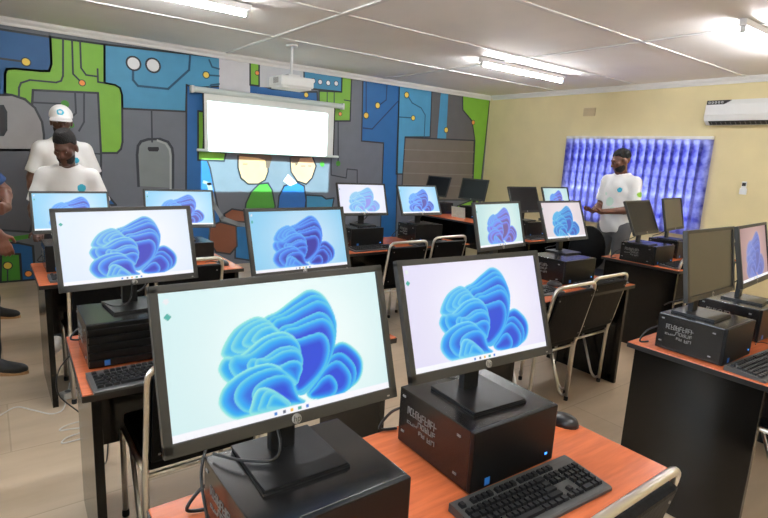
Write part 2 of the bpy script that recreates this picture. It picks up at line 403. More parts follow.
# ------------------------------------------------------------------ the mural (painted flat on the far wall)
MURAL_POLYS = [
    ('navy', 1, 1, [(-0.245, 2.605),(0.646, 2.602),(0.641, 2.331),(0.614, 2.256),(0.533, 2.246),(0.309, 2.24),(0.249, 2.227),(0.229, 2.176),(0.214, 1.958),(-0.299, 1.96)]),
    ('green', 1, 1, [(0.646, 2.602),(1.157, 2.609),(1.139, 2.198),(1.245, 2.189),(1.296, 2.162),(1.314, 2.087),(1.298, 1.559),(1.279, 1.479),(1.235, 1.431),(1.069, 1.423),(1.069, 2.082),(0.459, 2.045),(0.44, 1.881),(0.383, 1.946),(0.274, 1.975),(0.215, 1.978),(0.229, 2.176),(0.249, 2.227),(0.309, 2.24),(0.533, 2.246),(0.614, 2.256),(0.641, 2.331)]),
    ('train', 2, 1, [(-0.303, 1.903),(0.173, 1.964),(0.274, 1.975),(0.383, 1.941),(0.466, 1.863),(0.52, 1.724),(0.529, 1.589),(0.52, 1.43),(-0.346, 1.387)]),
    ('darkgrey', 2, 1, [(-0.346, 1.387),(0.52, 1.43),(0.499, 1.087),(0.338, 0.543),(-0.409, 0.636)]),
    ('black', 3, 1, [(0.001, 1.839),(0.19, 1.857),(0.211, 1.799),(0.199, 1.618),(0.17, 1.565),(-0.021, 1.553)]),
    ('sky', 1, 1, [(1.157, 2.609),(2.717, 2.67),(2.717, 2.325),(2.039, 2.247),(2.027, 1.968),(1.313, 1.937),(1.314, 2.087),(1.296, 2.162),(1.245, 2.189),(1.139, 2.198)]),
    ('blue', 2, 1, [(2.039, 2.283),(2.153, 2.261),(2.88, 2.395),(3.02, 2.386),(3.163, 2.364),(3.661, 2.38),(3.852, 2.402),(3.877, 2.129),(2.248, 1.982),(2.229, 1.514),(2.316, 1.291),(2.494, 0.342),(2.044, 0.235),(2.006, 0.881)]),
    ('green', 3, 1, [(2.174, 1.988),(2.261, 1.984),(2.229, 1.514),(2.527, 1.49),(2.5, 1.386),(2.164, 1.386)]),
    ('plate', 3, 0, [(2.444, 2.69),(2.852, 2.702),(2.853, 2.253),(2.441, 2.257)]),
    ('green', 3, 1, [(2.852, 2.69),(2.976, 2.695),(2.978, 2.381),(2.853, 2.379)]),
    ('plate2', 3, 0, [(2.976, 2.695),(3.637, 2.71),(3.645, 2.419),(2.978, 2.368)]),
    ('sky2', 3, 1, [(3.637, 2.71),(4.257, 2.712),(4.26, 2.447),(3.644, 2.432)]),
    ('green', 3, 1, [(4.257, 2.712),(4.423, 2.706),(4.427, 2.048),(4.149, 2.025),(4.14, 2.237),(3.89, 2.241),(3.884, 2.419),(4.26, 2.447)]),
    ('navy2', 1, 1, [(4.628, 2.718),(5.325, 2.716),(5.424, 0.19),(5.1, 0.206),(5.072, 1.762),(4.651, 1.768)]),
    ('sky', 1, 1, [(5.325, 2.716),(6.01, 2.72),(6.039, 1.916),(5.5, 1.881),(5.503, 1.287),(5.357, 1.283)]),
    ('charcoal', 1, 0, [(6.01, 2.72),(6.212, 2.712),(6.202, 1.876),(6.044, 1.866)]),
    ('sky', 1, 0, [(6.212, 2.712),(6.385, 2.715),(6.41, 1.888),(6.202, 1.876)]),
    ('charcoal', 1, 0, [(6.385, 2.715),(6.729, 2.721),(6.756, 2.421),(7.007, 2.255),(7.122, 1.913),(6.412, 1.872)]),
    ('green', 2, 1, [(6.724, 2.72),(7.496, 2.718),(7.332, 0.09),(6.816, 0.117),(6.799, 0.742),(7.174, 0.848),(7.159, 1.197),(7.122, 1.913),(7.007, 2.255),(6.756, 2.421)]),
    ('brick', 3, 1, [(5.5, 1.874),(7.098, 1.921),(7.161, 0.849),(5.492, 0.859)]),
    ('sky2', 2, 1, [(3.715, 0.943),(3.983, 0.928),(4.054, 0.883),(4.193, 0.898),(4.149, 0.671),(3.722, 0.695)]),
    ('sky2', 2, 1, [(4.131, 0.671),(4.401, 0.65),(4.386, 0.165),(4.113, 0.196)]),
    ('blue2', 2, 1, [(2.66, 0.526),(2.947, 0.515),(2.979, 0.003),(2.645, 0.085)]),
    ('skin', 3, 1, [(2.689, 1.458),(2.772, 1.488),(3.027, 1.486),(3.116, 1.423),(3.117, 1.26),(3.074, 1.15),(2.972, 1.094),(2.829, 1.092),(2.73, 1.171),(2.689, 1.302)]),
    ('hair', 4, 0, [(2.689, 1.458),(2.744, 1.539),(2.94, 1.575),(3.114, 1.557),(3.174, 1.452),(3.132, 1.315),(3.087, 1.313),(3.072, 1.421),(2.97, 1.444)]),
    ('skin2', 4, 0, [(2.992, 1.378),(3.043, 1.379),(3.051, 1.299),(3.0, 1.284)]),
    ('kidgreen', 3, 1, [(2.773, 0.673),(2.801, 0.836),(2.872, 0.985),(2.987, 1.094),(3.119, 1.109),(3.18, 1.013),(3.228, 0.789),(3.215, 0.634)]),
    ('kidarm', 3, 1, [(2.496, 0.692),(2.605, 0.757),(2.787, 0.727),(2.859, 0.643),(2.802, 0.576),(2.522, 0.598)]),
    ('kidarm', 3, 1, [(2.307, 0.538),(2.441, 0.587),(2.66, 0.526),(2.674, 0.25),(2.575, 0.145),(2.384, 0.186),(2.292, 0.353)]),
    ('skin2', 3, 1, [(3.448, 1.463),(3.572, 1.524),(3.798, 1.506),(3.868, 1.365),(3.807, 1.19),(3.711, 1.102),(3.565, 1.143),(3.467, 1.269)]),
    ('hair', 4, 0, [(3.448, 1.463),(3.539, 1.578),(3.746, 1.602),(3.863, 1.523),(3.766, 1.476),(3.605, 1.469),(3.56, 1.369),(3.497, 1.339)]),
    ('skin', 5, 0, [(3.473, 1.394),(3.527, 1.396),(3.537, 1.313),(3.482, 1.297)]),
    ('kidblue', 3, 1, [(3.261, 0.647),(3.287, 0.93),(3.362, 1.07),(3.549, 1.129),(3.679, 1.073),(3.717, 0.87),(3.691, 0.622)]),
    ('white', 4, 0, [(3.345, 1.14),(3.421, 1.239),(3.565, 1.115),(3.455, 1.071)]),
    ('blue', 2, 1, [(-0.422, 0.484),(0.222, 0.428),(0.355, 0.387),(0.353, 0.208),(0.362, -0.032),(-0.467, -0.063)]),
    ('kidgreen', 3, 1, [(0.065, 0.317),(0.232, 0.306),(0.228, -0.024),(0.04, -0.038)]),
    ('kidgreen', 3, 0, [(-0.018, 0.473),(0.336, 0.521),(0.343, 0.477),(-0.022, 0.42)]),
    ('blue', 2, 1, [(0.904, 1.137),(1.042, 1.049),(1.2, 0.828),(0.889, 0.831)]),
]
MURAL_STROKES = [
    ('line', 5, 0.018, [(0.761, 2.601),(0.74, 2.222),(0.719, 2.168),(0.671, 2.146),(0.439, 2.143),(0.359, 2.104),(0.338, 2.052),(0.332, 1.961)]),
    ('line', 5, 0.018, [(0.844, 2.599),(0.835, 2.255),(0.917, 2.171)]),
    ('line', 5, 0.018, [(0.92, 2.607),(0.915, 2.328),(0.96, 2.26),(1.067, 2.258)]),
    ('line', 5, 0.018, [(1.076, 2.339),(1.074, 2.2),(1.134, 2.197)]),
    ('line', 5, 0.018, [(0.451, 1.918),(0.733, 1.93)]),
    ('line', 5, 0.018, [(0.844, 2.068),(0.842, 1.845),(0.761, 1.753),(0.741, 1.549)]),
    ('line', 5, 0.018, [(0.931, 2.067),(0.915, 1.755),(0.861, 1.654)]),
    ('line', 5, 0.02, [(0.198, 2.322),(0.416, 2.319)]),
    ('line', 5, 0.022, [(1.069, 1.423),(1.042, 0.83)]),
    ('line', 5, 0.018, [(1.627, 1.95),(1.622, 1.578)]),
    ('line', 5, 0.015, [(0.938, 1.417),(1.069, 1.412)]),
    ('trace', 5, 0.025, [(1.441, 2.399),(1.436, 2.267),(1.488, 2.206),(1.821, 2.211),(2.072, 2.462),(2.088, 2.637)]),
    ('trace', 5, 0.02, [(2.279, 2.43),(2.442, 2.439)]),
    ('trace', 5, 0.02, [(2.318, 2.613),(2.355, 2.535),(2.443, 2.523)]),
    ('trace', 5, 0.02, [(2.442, 2.342),(2.34, 2.318),(2.302, 2.266)]),
    ('line', 5, 0.015, [(4.016, 2.42),(4.022, 2.24)]),
    ('line', 5, 0.015, [(4.133, 2.433),(4.14, 2.237)]),
    ('line', 5, 0.018, [(4.217, 2.031),(4.24, 1.466),(4.227, 1.376)]),
    ('line', 5, 0.018, [(4.116, 1.534),(4.127, 1.241),(4.394, 1.201),(4.406, 1.337),(4.59, 1.327),(4.601, 1.113)]),
    ('line', 5, 0.015, [(4.308, 2.339),(4.414, 2.335)]),
    ('navyline', 5, 0.02, [(4.684, 2.682),(4.713, 2.16)]),
    ('navyline', 5, 0.02, [(5.08, 2.687),(5.078, 2.418),(4.93, 2.313)]),
    ('navyline', 5, 0.02, [(4.668, 1.963),(4.837, 1.96),(5.335, 2.444)]),
    ('trace', 5, 0.018, [(5.491, 2.537),(5.604, 2.425),(5.801, 2.365),(5.897, 2.262),(5.906, 1.907)]),
    ('trace', 5, 0.018, [(5.354, 2.184),(5.644, 2.193)]),
    ('steel', 4, 0.055, [(2.301, 1.086),(2.363, 0.814),(2.468, 0.64),(2.688, 0.552),(2.932, 0.516)]),
    ('steel', 4, 0.04, [(2.236, 1.111),(2.313, 1.086)]),
    ('line', 5, 0.02, [(0.447, 0.837),(0.616, 0.497)]),
    ('line', 5, 0.02, [(5.062, 1.761),(5.062, 1.754)]),
    ('line', 5, 0.012, [(0.094, 0.228),(0.113, 0.182),(0.103, -0.017)]),
    ('line', 6, 0.012, [(3.624, 1.357),(3.688, 1.359)]),
    ('line', 6, 0.012, [(3.737, 1.361),(3.786, 1.362)]),
    ('line', 6, 0.012, [(2.758, 1.356),(2.814, 1.358)]),
    ('groove', 5, 0.015, [(5.505, 1.682),(7.109, 1.718)]),
    ('groove', 5, 0.015, [(5.509, 1.49),(7.121, 1.513)]),
    ('groove', 5, 0.015, [(5.51, 1.303),(7.138, 1.306)]),
    ('groove', 5, 0.015, [(5.512, 1.115),(7.152, 1.097)]),
]
MURAL_DOTS = [
    ('yellow', 6, (0.416, 2.319), 0.035),
    ('orange', 6, (0.917, 2.171), 0.028),
    ('white', 6, (1.448, 2.449), 0.065),
    ('white', 6, (1.659, 2.457), 0.068),
    ('yellow', 6, (2.279, 2.43), 0.035),
    ('orange', 6, (2.949, 2.541), 0.025),
    ('white', 6, (3.784, 2.543), 0.03),
    ('white', 6, (3.896, 2.543), 0.03),
    ('white', 6, (4.028, 2.545), 0.03),
    ('white', 6, (4.162, 2.554), 0.03),
    ('yellow', 6, (3.678, 2.342), 0.03),
    ('orange', 6, (4.248, 2.134), 0.025),
    ('yellow', 6, (4.713, 2.152), 0.04),
    ('yellow', 6, (4.92, 2.32), 0.04),
    ('yellow', 6, (5.481, 2.536), 0.04),
    ('yellow', 6, (5.644, 2.193), 0.035),
    ('yellow', 6, (6.394, 2.055), 0.04),
    ('orange', 6, (7.035, 2.231), 0.035),
    ('kidgreen', 6, (3.968, 1.397), 0.03),
    ('kidgreen', 6, (4.243, 1.414), 0.03),
    ('yellow', 6, (0.115, 0.187), 0.035),
    ('orange', 6, (0.294, 0.08), 0.03),
    ('kidgreen', 6, (0.743, 1.931), 0.03),
    ('kidgreen', 6, (0.788, 1.713), 0.025),
]
MURAL_TAG = [(1.454, 1.052),(1.45, 1.417),(1.464, 1.523),(1.499, 1.577),(1.578, 1.607),(1.714, 1.619),(1.806, 1.589),(1.851, 1.519),(1.861, 1.435),(1.851, 1.031)]
MURAL_TAG_SLOT = [(1.575, 1.517),(1.694, 1.523),(1.699, 1.494),(1.681, 1.469),(1.585, 1.467),(1.569, 1.493)]
def mural():
    b = MB()
    def y(l): return YF - 0.0008 * l - 0.001
    def poly(pts, m, l): b.add([(p[0], y(l), p[1]) for p in pts], [tuple(range(len(pts)))], 'mural_' + m)
    def stroke(pts, w, m, l, closed=False):
        P = [Vector(p) for p in pts]
        if closed: P = P + [P[0]]
        for i in range(len(P) - 1):
            d = P[i + 1] - P[i]
            if d.length < 1e-4: continue
            t = d.normalized(); nrm = Vector((-t.y, t.x)) * (w / 2); e = t * (w * 0.35)
            q = [P[i] - e + nrm, P[i + 1] + e + nrm, P[i + 1] + e - nrm, P[i] - e - nrm]
            b.add([(p.x, y(l), p.y) for p in q], [(0, 1, 2, 3)], 'mural_' + m)
    def dot(c, r, m, l):
        n = 18; b.add([(c[0] + r * math.cos(2 * PI * k / n), y(l), c[1] + r * math.sin(2 * PI * k / n)) for k in range(n)], [tuple(range(n))], 'mural_' + m)
    def clip(pts): return [(max(XL + 0.02, min(XR - 0.004, p[0])), max(0.01, min(ZC - 0.05, p[1]))) for p in pts]
    for c, l, o, pts in MURAL_POLYS:
        poly(clip(pts), c, l)
        if o: stroke(clip(pts), 0.022, 'outline', l + 0.5, True)
    for c, l, w, pts in MURAL_STROKES: stroke(clip(pts), w, c, l)
    for c, l, p, r in MURAL_DOTS:
        dot(p, r * 1.3, 'outline' if c != 'kidgreen' else 'kidgreen', l - 0.5); dot(p, r, c, l)
    poly(MURAL_TAG, 'tag', 3); stroke(MURAL_TAG, 0.03, 'line', 3.4); stroke([(p[0] - 0.03, p[1] - 0.02) for p in MURAL_TAG[5:]], 0.025, 'tagedge', 3.6)
    poly(MURAL_TAG_SLOT, 'black', 4)
    o = b.build('mural')
    tag(o, 'hand-painted blue, green and grey circuit-board mural covering the whole far wall', 'mural')
mural()

# ------------------------------------------------------------------ desks
def desk(label, x0, x1, y0, y1, rz=0, front='-y'):
    W, D = x1 - x0, y1 - y0
    t = thing('computer_desk', label, 'desk', ((x0 + x1) / 2, (y0 + y1) / 2, 0), rz, 'computer desks with orange tops')
    MB().box((0, 0, 0.737), (W, D, 0.026), 'orange_laminate', 0.003).build('tabletop', t)
    e = MB()
    for s in (-1, 1):
        e.box((0, s * (D / 2 + 0.0015), 0.735), (W, 0.003, 0.022), 'edge_band')
        e.box((s * (W / 2 + 0.0015), 0, 0.735), (0.003, D, 0.022), 'edge_band')
    e.build('edge_banding', t)
    for s in (-1, 1):
        MB().box((s * (W / 2 - 0.04), 0, 0.362), (0.03, D - 0.05, 0.724), 'black_laminate', 0.002).build('side_panel', t)
    MB().box((0, D / 2 - 0.09, 0.50), (W - 0.11, 0.018, 0.44), 'black_laminate', 0.002).build('modesty_panel', t)
    return t

desk('orange-topped desk nearest the camera, carrying two lit monitors and a full keyboard', 0.235, 1.443, 0.53, 1.13)
desk('orange-topped desk at the right edge, its black end panel facing the nearest desk', 2.38, 3.62, 0.61, 1.19)
desk('orange-topped desk at the left behind the nearest one, with a ridged computer on it', 0.205, 1.445, 1.785, 2.405, -2)
desk('orange-topped desk behind the two chrome chairs in the middle of the room', 2.36, 3.64, 1.83, 2.47)
desk('orange-topped desk under the curtained window with two switched-off monitors', 4.52, 5.76, 1.92, 2.62)
desk('orange-topped desk at the far left in front of the two men', 0.19, 1.37, 3.39, 4.04)
desk('orange-topped desk in the middle of the third row, before the mural', 2.35, 3.76, 3.57, 4.22)
desk('orange-topped desk in the third row near the corner of the cream wall', 4.52, 5.76, 3.45, 4.10)
desk('orange-topped side desk in the far corner below the grey brick panel', 4.75, 6.15, 5.05, 5.72, -90)

# ------------------------------------------------------------------ displays: picture computed per pixel
def catmull(pts, n=7):
    P = [np.array(p, float) for p in pts]; N = len(P); out = []
    for i in range(N):
        p0, p1, p2, p3 = P[i - 1], P[i], P[(i + 1) % N], P[(i + 2) % N]
        for k in range(n):
            t = k / n
            out.append(0.5 * (2 * p1 + (p2 - p0) * t + (2 * p0 - 5 * p1 + 4 * p2 - p3) * t * t + (3 * p1 - p0 - 3 * p2 + p3) * t ** 3))
    return np.array(out)
def inside_dist(U, V, poly):
    ins = np.zeros(U.shape, bool); dist = np.full(U.shape, 9.0); N = len(poly)
    for i in range(N):
        (x0, y0), (x1, y1) = poly[i], poly[(i + 1) % N]
        c = (y0 > V) != (y1 > V)
        xi = (x1 - x0) * (V - y0) / ((y1 - y0) if abs(y1 - y0) > 1e-9 else 1e-9) + x0
        ins ^= c & (U < xi)
        dx, dy = x1 - x0, y1 - y0; L = dx * dx + dy * dy + 1e-12
        t = np.clip(((U - x0) * dx + (V - y0) * dy) / L, 0, 1)
        dist = np.minimum(dist, np.hypot(U - x0 - t * dx, V - y0 - t * dy))
    return ins, dist
def smooth(a, b, x):
    t = np.clip((x - a) / (b - a), 0, 1); return t * t * (3 - 2 * t)
# folded-cloth petals, in units of the display height (u across 0..1.78, v up 0..1)
PETALS = [
    # outline, point the folds gather at, fold scales, depth of blue
    ([(1.36, 0.46), (1.47, 0.40), (1.545, 0.29), (1.53, 0.17), (1.44, 0.085), (1.25, 0.055), (1.05, 0.06), (1.00, 0.14), (1.10, 0.26), (1.22, 0.40)], (1.04, 0.08), (1, .84, .72, .46), 0.95),
    ([(0.99, 0.86), (1.13, 0.915), (1.25, 0.86), (1.315, 0.72), (1.305, 0.54), (1.25, 0.40), (1.16, 0.27), (1.04, 0.14), (0.95, 0.11), (0.89, 0.20), (0.84, 0.40), (0.66, 0.60), (0.72, 0.735), (0.84, 0.78)], (0.93, 0.20), (1, .955, .91, .80, .75, .60), 1.0),
    ([(0.38, 0.53), (0.47, 0.67), (0.59, 0.74), (0.70, 0.755), (0.80, 0.68), (0.84, 0.58), (0.62, 0.50), (0.46, 0.47)], (0.84, 0.56), (1, .84, .66, .50), 0.45),
    ([(0.35, 0.41), (0.40, 0.50), (0.52, 0.50), (0.70, 0.60), (0.86, 0.62), (0.96, 0.56), (0.99, 0.46), (0.96, 0.34), (0.93, 0.20), (0.86, 0.24), (0.66, 0.33), (0.44, 0.30)], (0.95, 0.20), (1, .90, .70, .62, .42), 0.75),
    ([(0.33, 0.17), (0.36, 0.28), (0.46, 0.355), (0.60, 0.40), (0.74, 0.40), (0.84, 0.33), (0.88, 0.22), (0.93, 0.12), (0.99, 0.055), (0.80, 0.05), (0.55, 0.05), (0.42, 0.06)], (0.95, 0.05), (1, .84, .64), 0.9),
    ([(0.56, 0.055), (0.56, 0.14), (0.61, 0.225), (0.68, 0.235), (0.78, 0.17), (0.86, 0.055)], (0.82, 0.05), (1, .78, .55), 0.5),
]
PETAL_CURVES = [catmull(p[0]) for p in PETALS]
def picture(nx, ny, bg0, bg1, light, mid, deep, fade=0.0):
    u = np.linspace(0, 16 / 9, nx); v = np.linspace(0, 1, ny)
    U, V = np.meshgrid(u, v)
    g = smooth(0, 1.1, np.hypot(U - 1.0, V - 0.45))[..., None]
    img = np.array(bg0, float) * (1 - g) + np.array(bg1, float) * g
    light, mid, deep = (np.array(c, float) for c in (light, mid, deep))
    for (pts, anchor, scales, dk), cur in zip(PETALS, PETAL_CURVES):
        an = np.array(anchor)
        for j, k in enumerate(scales):
            ca, sa = math.cos(-0.07 * j), math.sin(-0.07 * j)
            bend = an + (cur - an) @ np.array([[ca, sa], [-sa, ca]]) * k
            ins, d = inside_dist(U, V, bend)
            if not ins.any(): continue
            far = np.hypot(U - an[0], V - an[1]) / (np.hypot(*(bend - an).T).max() + 1e-6)
            w = 0.055 * (0.6 + 0.6 * far)
            base = 0.0 if j == 0 else 0.20
            tone = base + smooth(0.0, w * 0.7, d) * (0.52 - base) + smooth(w * 0.3, w * 1.9, d) * 0.56
            tone = tone * (0.35 + 0.75 * dk) * (0.72 + 0.5 * smooth(0.2, 1.3, (U - 0.35) * 0.9 + (0.6 - V) * 0.3))
            tone = np.clip(tone + 0.16 * (1 - far) * dk * smooth(0.01, 0.03, d), 0, 1.1)[..., None]
            q = np.clip(tone / 0.48, 0, 1); r = np.clip((tone - 0.48) / 0.55, 0, 1)
            col = (light * (1 - q) + mid * q) * (1 - r) + deep * r
            al = (ins * np.clip(d / 0.004, 0, 1))[..., None] * (1 - fade)
            img = img * (1 - al) + col * al
    bar = (V < 0.048)[..., None]
    img = np.where(bar, img * 0.0 + np.array((243, 244, 250.0)), img)
    for k, cc in enumerate(((60, 130, 210), (90, 100, 120), (235, 190, 80), (60, 160, 150), (50, 120, 210))):
        m = ((np.abs(U - (0.74 + 0.065 * k)) < 0.012) & (np.abs(V - 0.024) < 0.012))[..., None]; img = np.where(m, np.array(cc, float), img)
    for k, cc in enumerate(((226, 232, 236), (60, 170, 160))):
        m = (np.hypot(U - 0.05, V - (0.94 - 0.105 * k)) < 0.02)[..., None]; img = np.where(m, np.array(cc, float), img)
    x = img / 255.0
    return np.where(x <= 0.04045, x / 12.92, ((x + 0.055) / 1.055) ** 2.4)

SW, SH = 0.474, 0.2666          # visible display
def display_mesh(name, nx=232, ny=131, **kw):
    img = picture(nx, ny, **kw)
    xs = np.linspace(-SW / 2, SW / 2, nx); zs = np.linspace(0, SH, ny)
    X, Z = np.meshgrid(xs, zs)
    vs = np.stack([X.ravel(), np.zeros(X.size), Z.ravel()], 1)
    i = np.arange((ny - 1) * nx).reshape(ny - 1, nx)[:, :-1].ravel()
    fs = np.stack([i, i + 1, i + nx + 1, i + nx], 1)
    me = bpy.data.meshes.new(name); me.from_pydata(vs.tolist(), [], fs.tolist())
    at = me.color_attributes.new('pixels', 'FLOAT_COLOR', 'POINT')
    col = np.concatenate([img.reshape(-1, 3), np.ones((nx * ny, 1))], 1)
    at.data.foreach_set('color', col.ravel()); me.materials.append(MATS['lit_display']); me.update()
    return me
LOOK = {
    'mint': dict(bg0=(244, 252, 250), bg1=(208, 236, 238), light=(150, 228, 220), mid=(14, 160, 240), deep=(18, 66, 216)),
    'lavender': dict(bg0=(246, 244, 252), bg1=(224, 220, 244), light=(132, 216, 238), mid=(20, 150, 240), deep=(28, 72, 214)),
    'white': dict(bg0=(244, 244, 254), bg1=(220, 232, 248), light=(140, 214, 226), mid=(58, 130, 236), deep=(50, 58, 190)),
    'blue': dict(bg0=(206, 228, 246), bg1=(138, 202, 236), light=(104, 190, 244), mid=(62, 116, 232), deep=(44, 40, 160)),
    'pale': dict(bg0=(242, 242, 252), bg1=(230, 232, 250), light=(178, 220, 244), mid=(120, 190, 242), deep=(150, 150, 236)),
    'violet': dict(bg0=(222, 240, 236), bg1=(186, 220, 222), light=(90, 190, 240), mid=(120, 118, 236), deep=(110, 86, 150)),
    'pink': dict(bg0=(234, 220, 226), bg1=(216, 206, 212), light=(120, 204, 232), mid=(36, 138, 220), deep=(50, 80, 186)),
    'dim': dict(bg0=(196, 160, 160), bg1=(160, 128, 132), light=(140, 150, 210), mid=(84, 112, 200), deep=(76, 88, 170), fade=0.25),
}
DISPLAYS = {}
def display(kind):
    if kind not in DISPLAYS:
        big = kind in ('mint', 'lavender', 'white')
        DISPLAYS[kind] = display_mesh('display_' + kind, *((232, 131) if big else (128, 73)), **LOOK[kind])
    return DISPLAYS[kind]

def text_mesh(txt, size, name):
    cu = bpy.data.curves.new(name, 'FONT'); cu.body = txt; cu.size = size; cu.align_x = 'CENTER'; cu.align_y = 'CENTER'; cu.extrude = 0.0003; cu.shear = 0.2
    o = bpy.data.objects.new(name, cu); C.objects.link(o)
    dg = bpy.context.evaluated_depsgraph_get()
    me = bpy.data.meshes.new_from_object(o.evaluated_get(dg)); me.name = name
    bpy.data.objects.remove(o); bpy.data.curves.remove(cu)
    me.materials.clear(); me.materials.append(MATS['logo_ink'])
    return me
HP_TEXT = text_mesh('hp', 0.017, 'logo_lettering')

# ------------------------------------------------------------------ monitors
def make_monitor():
    t = thing('monitor', 'x', 'monitor')
    # foot plate, neck
    MB().prism([(-0.095, -0.055), (0.095, -0.055), (0.088, 0.13), (-0.088, 0.13)], 0.0, 0.006, 'stand_plastic').box((0, 0.037, 0.008), (0.182, 0.182, 0.006), 'stand_plastic', 0.002).build('stand_base', t)
    MB().tube(spline([(0, 0.075, 0.01), (0, 0.078, 0.07), (0, 0.074, 0.15), (0, 0.070, 0.21)]), 0.012, 'stand_plastic', 8).box((0, 0.075, 0.10), (0.056, 0.022, 0.19), 'stand_plastic', 0.005).build('stand_neck', t)
    # tilting head, origin at the middle of its lower front edge
    h = MB(); W, H = 0.506, 0.305
    by, bz, bt, bb = 0.016, 0.024, 0.0145, 0.024
    def bar(c, d): h.box(c, d, 'bezel_plastic', 0.002)
    bar((0, 0.009, bb / 2), (W, 0.018, bb)); bar((0, 0.009, H - bt / 2), (W, 0.018, bt))
    bar((-W / 2 + by / 2, 0.009, H / 2), (by, 0.018, H - 0.01)); bar((W / 2 - by / 2, 0.009, H / 2), (by, 0.018, H - 0.01))
    h.box((0, 0.015, H / 2), (W - 0.004, 0.012, H - 0.004), 'bezel_plastic', 0.003)
    h.box((0, 0.030, H / 2 - 0.02), (W * 0.72, 0.026, H * 0.62), 'bezel_plastic', 0.010)
    hd = h.build('display_housing', t, (0, 0, 0.095))
    sc = MB().box((0, 0.0, SH / 2), (SW, 0.002, SH), 'screen_off').build('screen', hd, (0, 0.0075, bb))
    MB().lathe([(0.0, 0.0), (0.0105, 0.0), (0.0105, 0.0012), (0, 0.0012)], 'logo_silver', (0, 0, 0), 18, 'y').build('logo', hd, (0, 0.0, bb / 2))
    o = bpy.data.objects.new('logo_lettering', HP_TEXT); C.objects.link(o); o.parent = hd; o.location = (0, -0.0016, bb / 2); o.rotation_euler = (R(90), 0, 0)
    MB().box((W / 2 - 0.025, -0.0006, 0.008), (0.006, 0.001, 0.003), 'logo_silver').build('power_button', hd)
    MB().tube(spline([(0.05, 0.062, 0.17), (0.085, 0.10, 0.09), (0.07, 0.16, 0.03), (0.03, 0.19, 0.015), (0.0, 0.2, 0.004)]), 0.0035, 'cable_black', 6).build('cable', t)
    return t
PROTO = {}
def monitor(label, x, y, z=0.915, yaw=0, tilt=17, look=None, scale=1.0, lift=0.0):
    if 'mon' not in PROTO: PROTO['mon'] = make_monitor(); t = PROTO['mon']
    else: t = copy_tree(PROTO['mon'])
    t['label'] = label; t['group'] = 'desktop monitors'
    t.location = (x, y, z); t.rotation_euler = (0, 0, R(yaw)); t.scale = (scale,) * 3
    hd = child(t, 'display_housing')[0]
    hd.rotation_euler = (R(-tilt), 0, 0); hd.location = (0, 0, 0.095 + lift)
    sc = child(hd, 'screen')[0]
    if look == 'black':
        sc.data = BLACK_MESH; sc.location = (0, 0.0075, 0.024)
    elif look:
        sc.data = display(look); sc.location = (0, 0.0062, 0.024)
    else:
        sc.data = OFF_MESH
        sc.location = (0, 0.0075, 0.024)
    return t
OFF_MESH = MB().box((0, 0, SH / 2), (SW, 0.002, SH), 'screen_off').build('screen_panel').data
BLACK_MESH = OFF_MESH.copy(); BLACK_MESH.materials[0] = MATS['screen_black_off']
bpy.data.objects.remove(bpy.data.objects['screen_panel'])

# ------------------------------------------------------------------ computers (towers lying flat)
def make_pc(kind):
    t = thing('desktop_computer', 'x', 'computer')
    W, D, H = (0.325, 0.285, 0.165) if kind == 'wide' else (0.30, 0.285, 0.165)
    f0 = -D / 2
    MB().box((0, 0.006, H / 2 + 0.002), (W, D - 0.012, H - 0.004), 'pc_steel', 0.003).build('case', t)
    b = MB().box((0, f0 + 0.007, H / 2 + 0.002), (W, 0.014, H - 0.004), 'pc_front', 0.004)
    if kind == 'ridged':
        for k in range(5): b.box((0, f0 - 0.002, 0.022 + k * 0.029), (W - 0.006, 0.012, 0.021), 'pc_front', 0.003)
    b.build('front_panel', t)
    s = -0.0085 if kind == 'ridged' else 0.0
    MB().box((-W / 2 + 0.055, f0 - 0.0006 + s, 0.022), (0.017, 0.0012, 0.02), 'sticker_blue').build('badge', t)
    MB().box((W / 2 - 0.03, f0 - 0.0006 + s, 0.03), (0.008, 0.0012, 0.006), 'led_blue').build('power_light', t)
    # printed side panel
    rnd = random.Random(3); m = MB(); xs = -W / 2 - 0.0006
    def row(y0, y1, z, h):
        y = y0
        while y > y1:
            w = rnd.uniform(0.007, 0.013); t_ = 0.0022
            m.box((xs, y - t_ / 2, z), (0.001, t_, h), 'mark_print')
            if rnd.random() < 0.7: m.box((xs, y - w + t_ / 2, z + rnd.choice((0, 0.12, -0.12)) * h), (0.001, t_, h * rnd.choice((1, 0.76))), 'mark_print')
            for q in rnd.sample((-0.45, 0.0, 0.45), rnd.choice((1, 2))): m.box((xs, y - w / 2, z + q * h), (0.001, w, t_), 'mark_print')
            y -= w + 0.003
    row(0.105, -0.005, 0.112, 0.022); row(0.06, -0.01, 0.088, 0.014); row(0.105, 0.075, 0.078, 0.007); row(0.055, 0.028, 0.066, 0.011); row(0.02, -0.005, 0.064, 0.013)
    m.build('side_lettering', t)
    sc = MB()
    for (y, z) in ((-D / 2 + 0.05, 0.135), (-D / 2 + 0.055, 0.03), (D / 2 - 0.02, 0.04), (D / 2 - 0.02, 0.145)): sc.box((xs, y, z), (0.002, 0.012, 0.006), 'grey_plastic')
    sc.build('clip', t)
    for sx in (-1, 1):
        for sy in (-1, 1): MB().lathe([(0.009, 0), (0.008, 0.0025)], 'rubber', (sx * (W / 2 - 0.03), sy * (D / 2 - 0.03), 0), 10).build('foot', t)
    v = MB()
    for k in range(7): v.box((-0.06 + k * 0.02, D / 2 + 0.0005, 0.09), (0.008, 0.002, 0.09), 'dark_gap')
    v.build('rear_vent', t)
    MB().tube(spline([(-W / 2 + 0.03, D / 2, 0.10), (-W / 2 + 0.01, D / 2 + 0.05, 0.06), (-W / 2 - 0.02, D / 2 + 0.06, 0.012), (-W / 2 + 0.03, D / 2 + 0.045, 0.006)]), 0.004, 'cable_black', 6).build('cable', t)
    return t
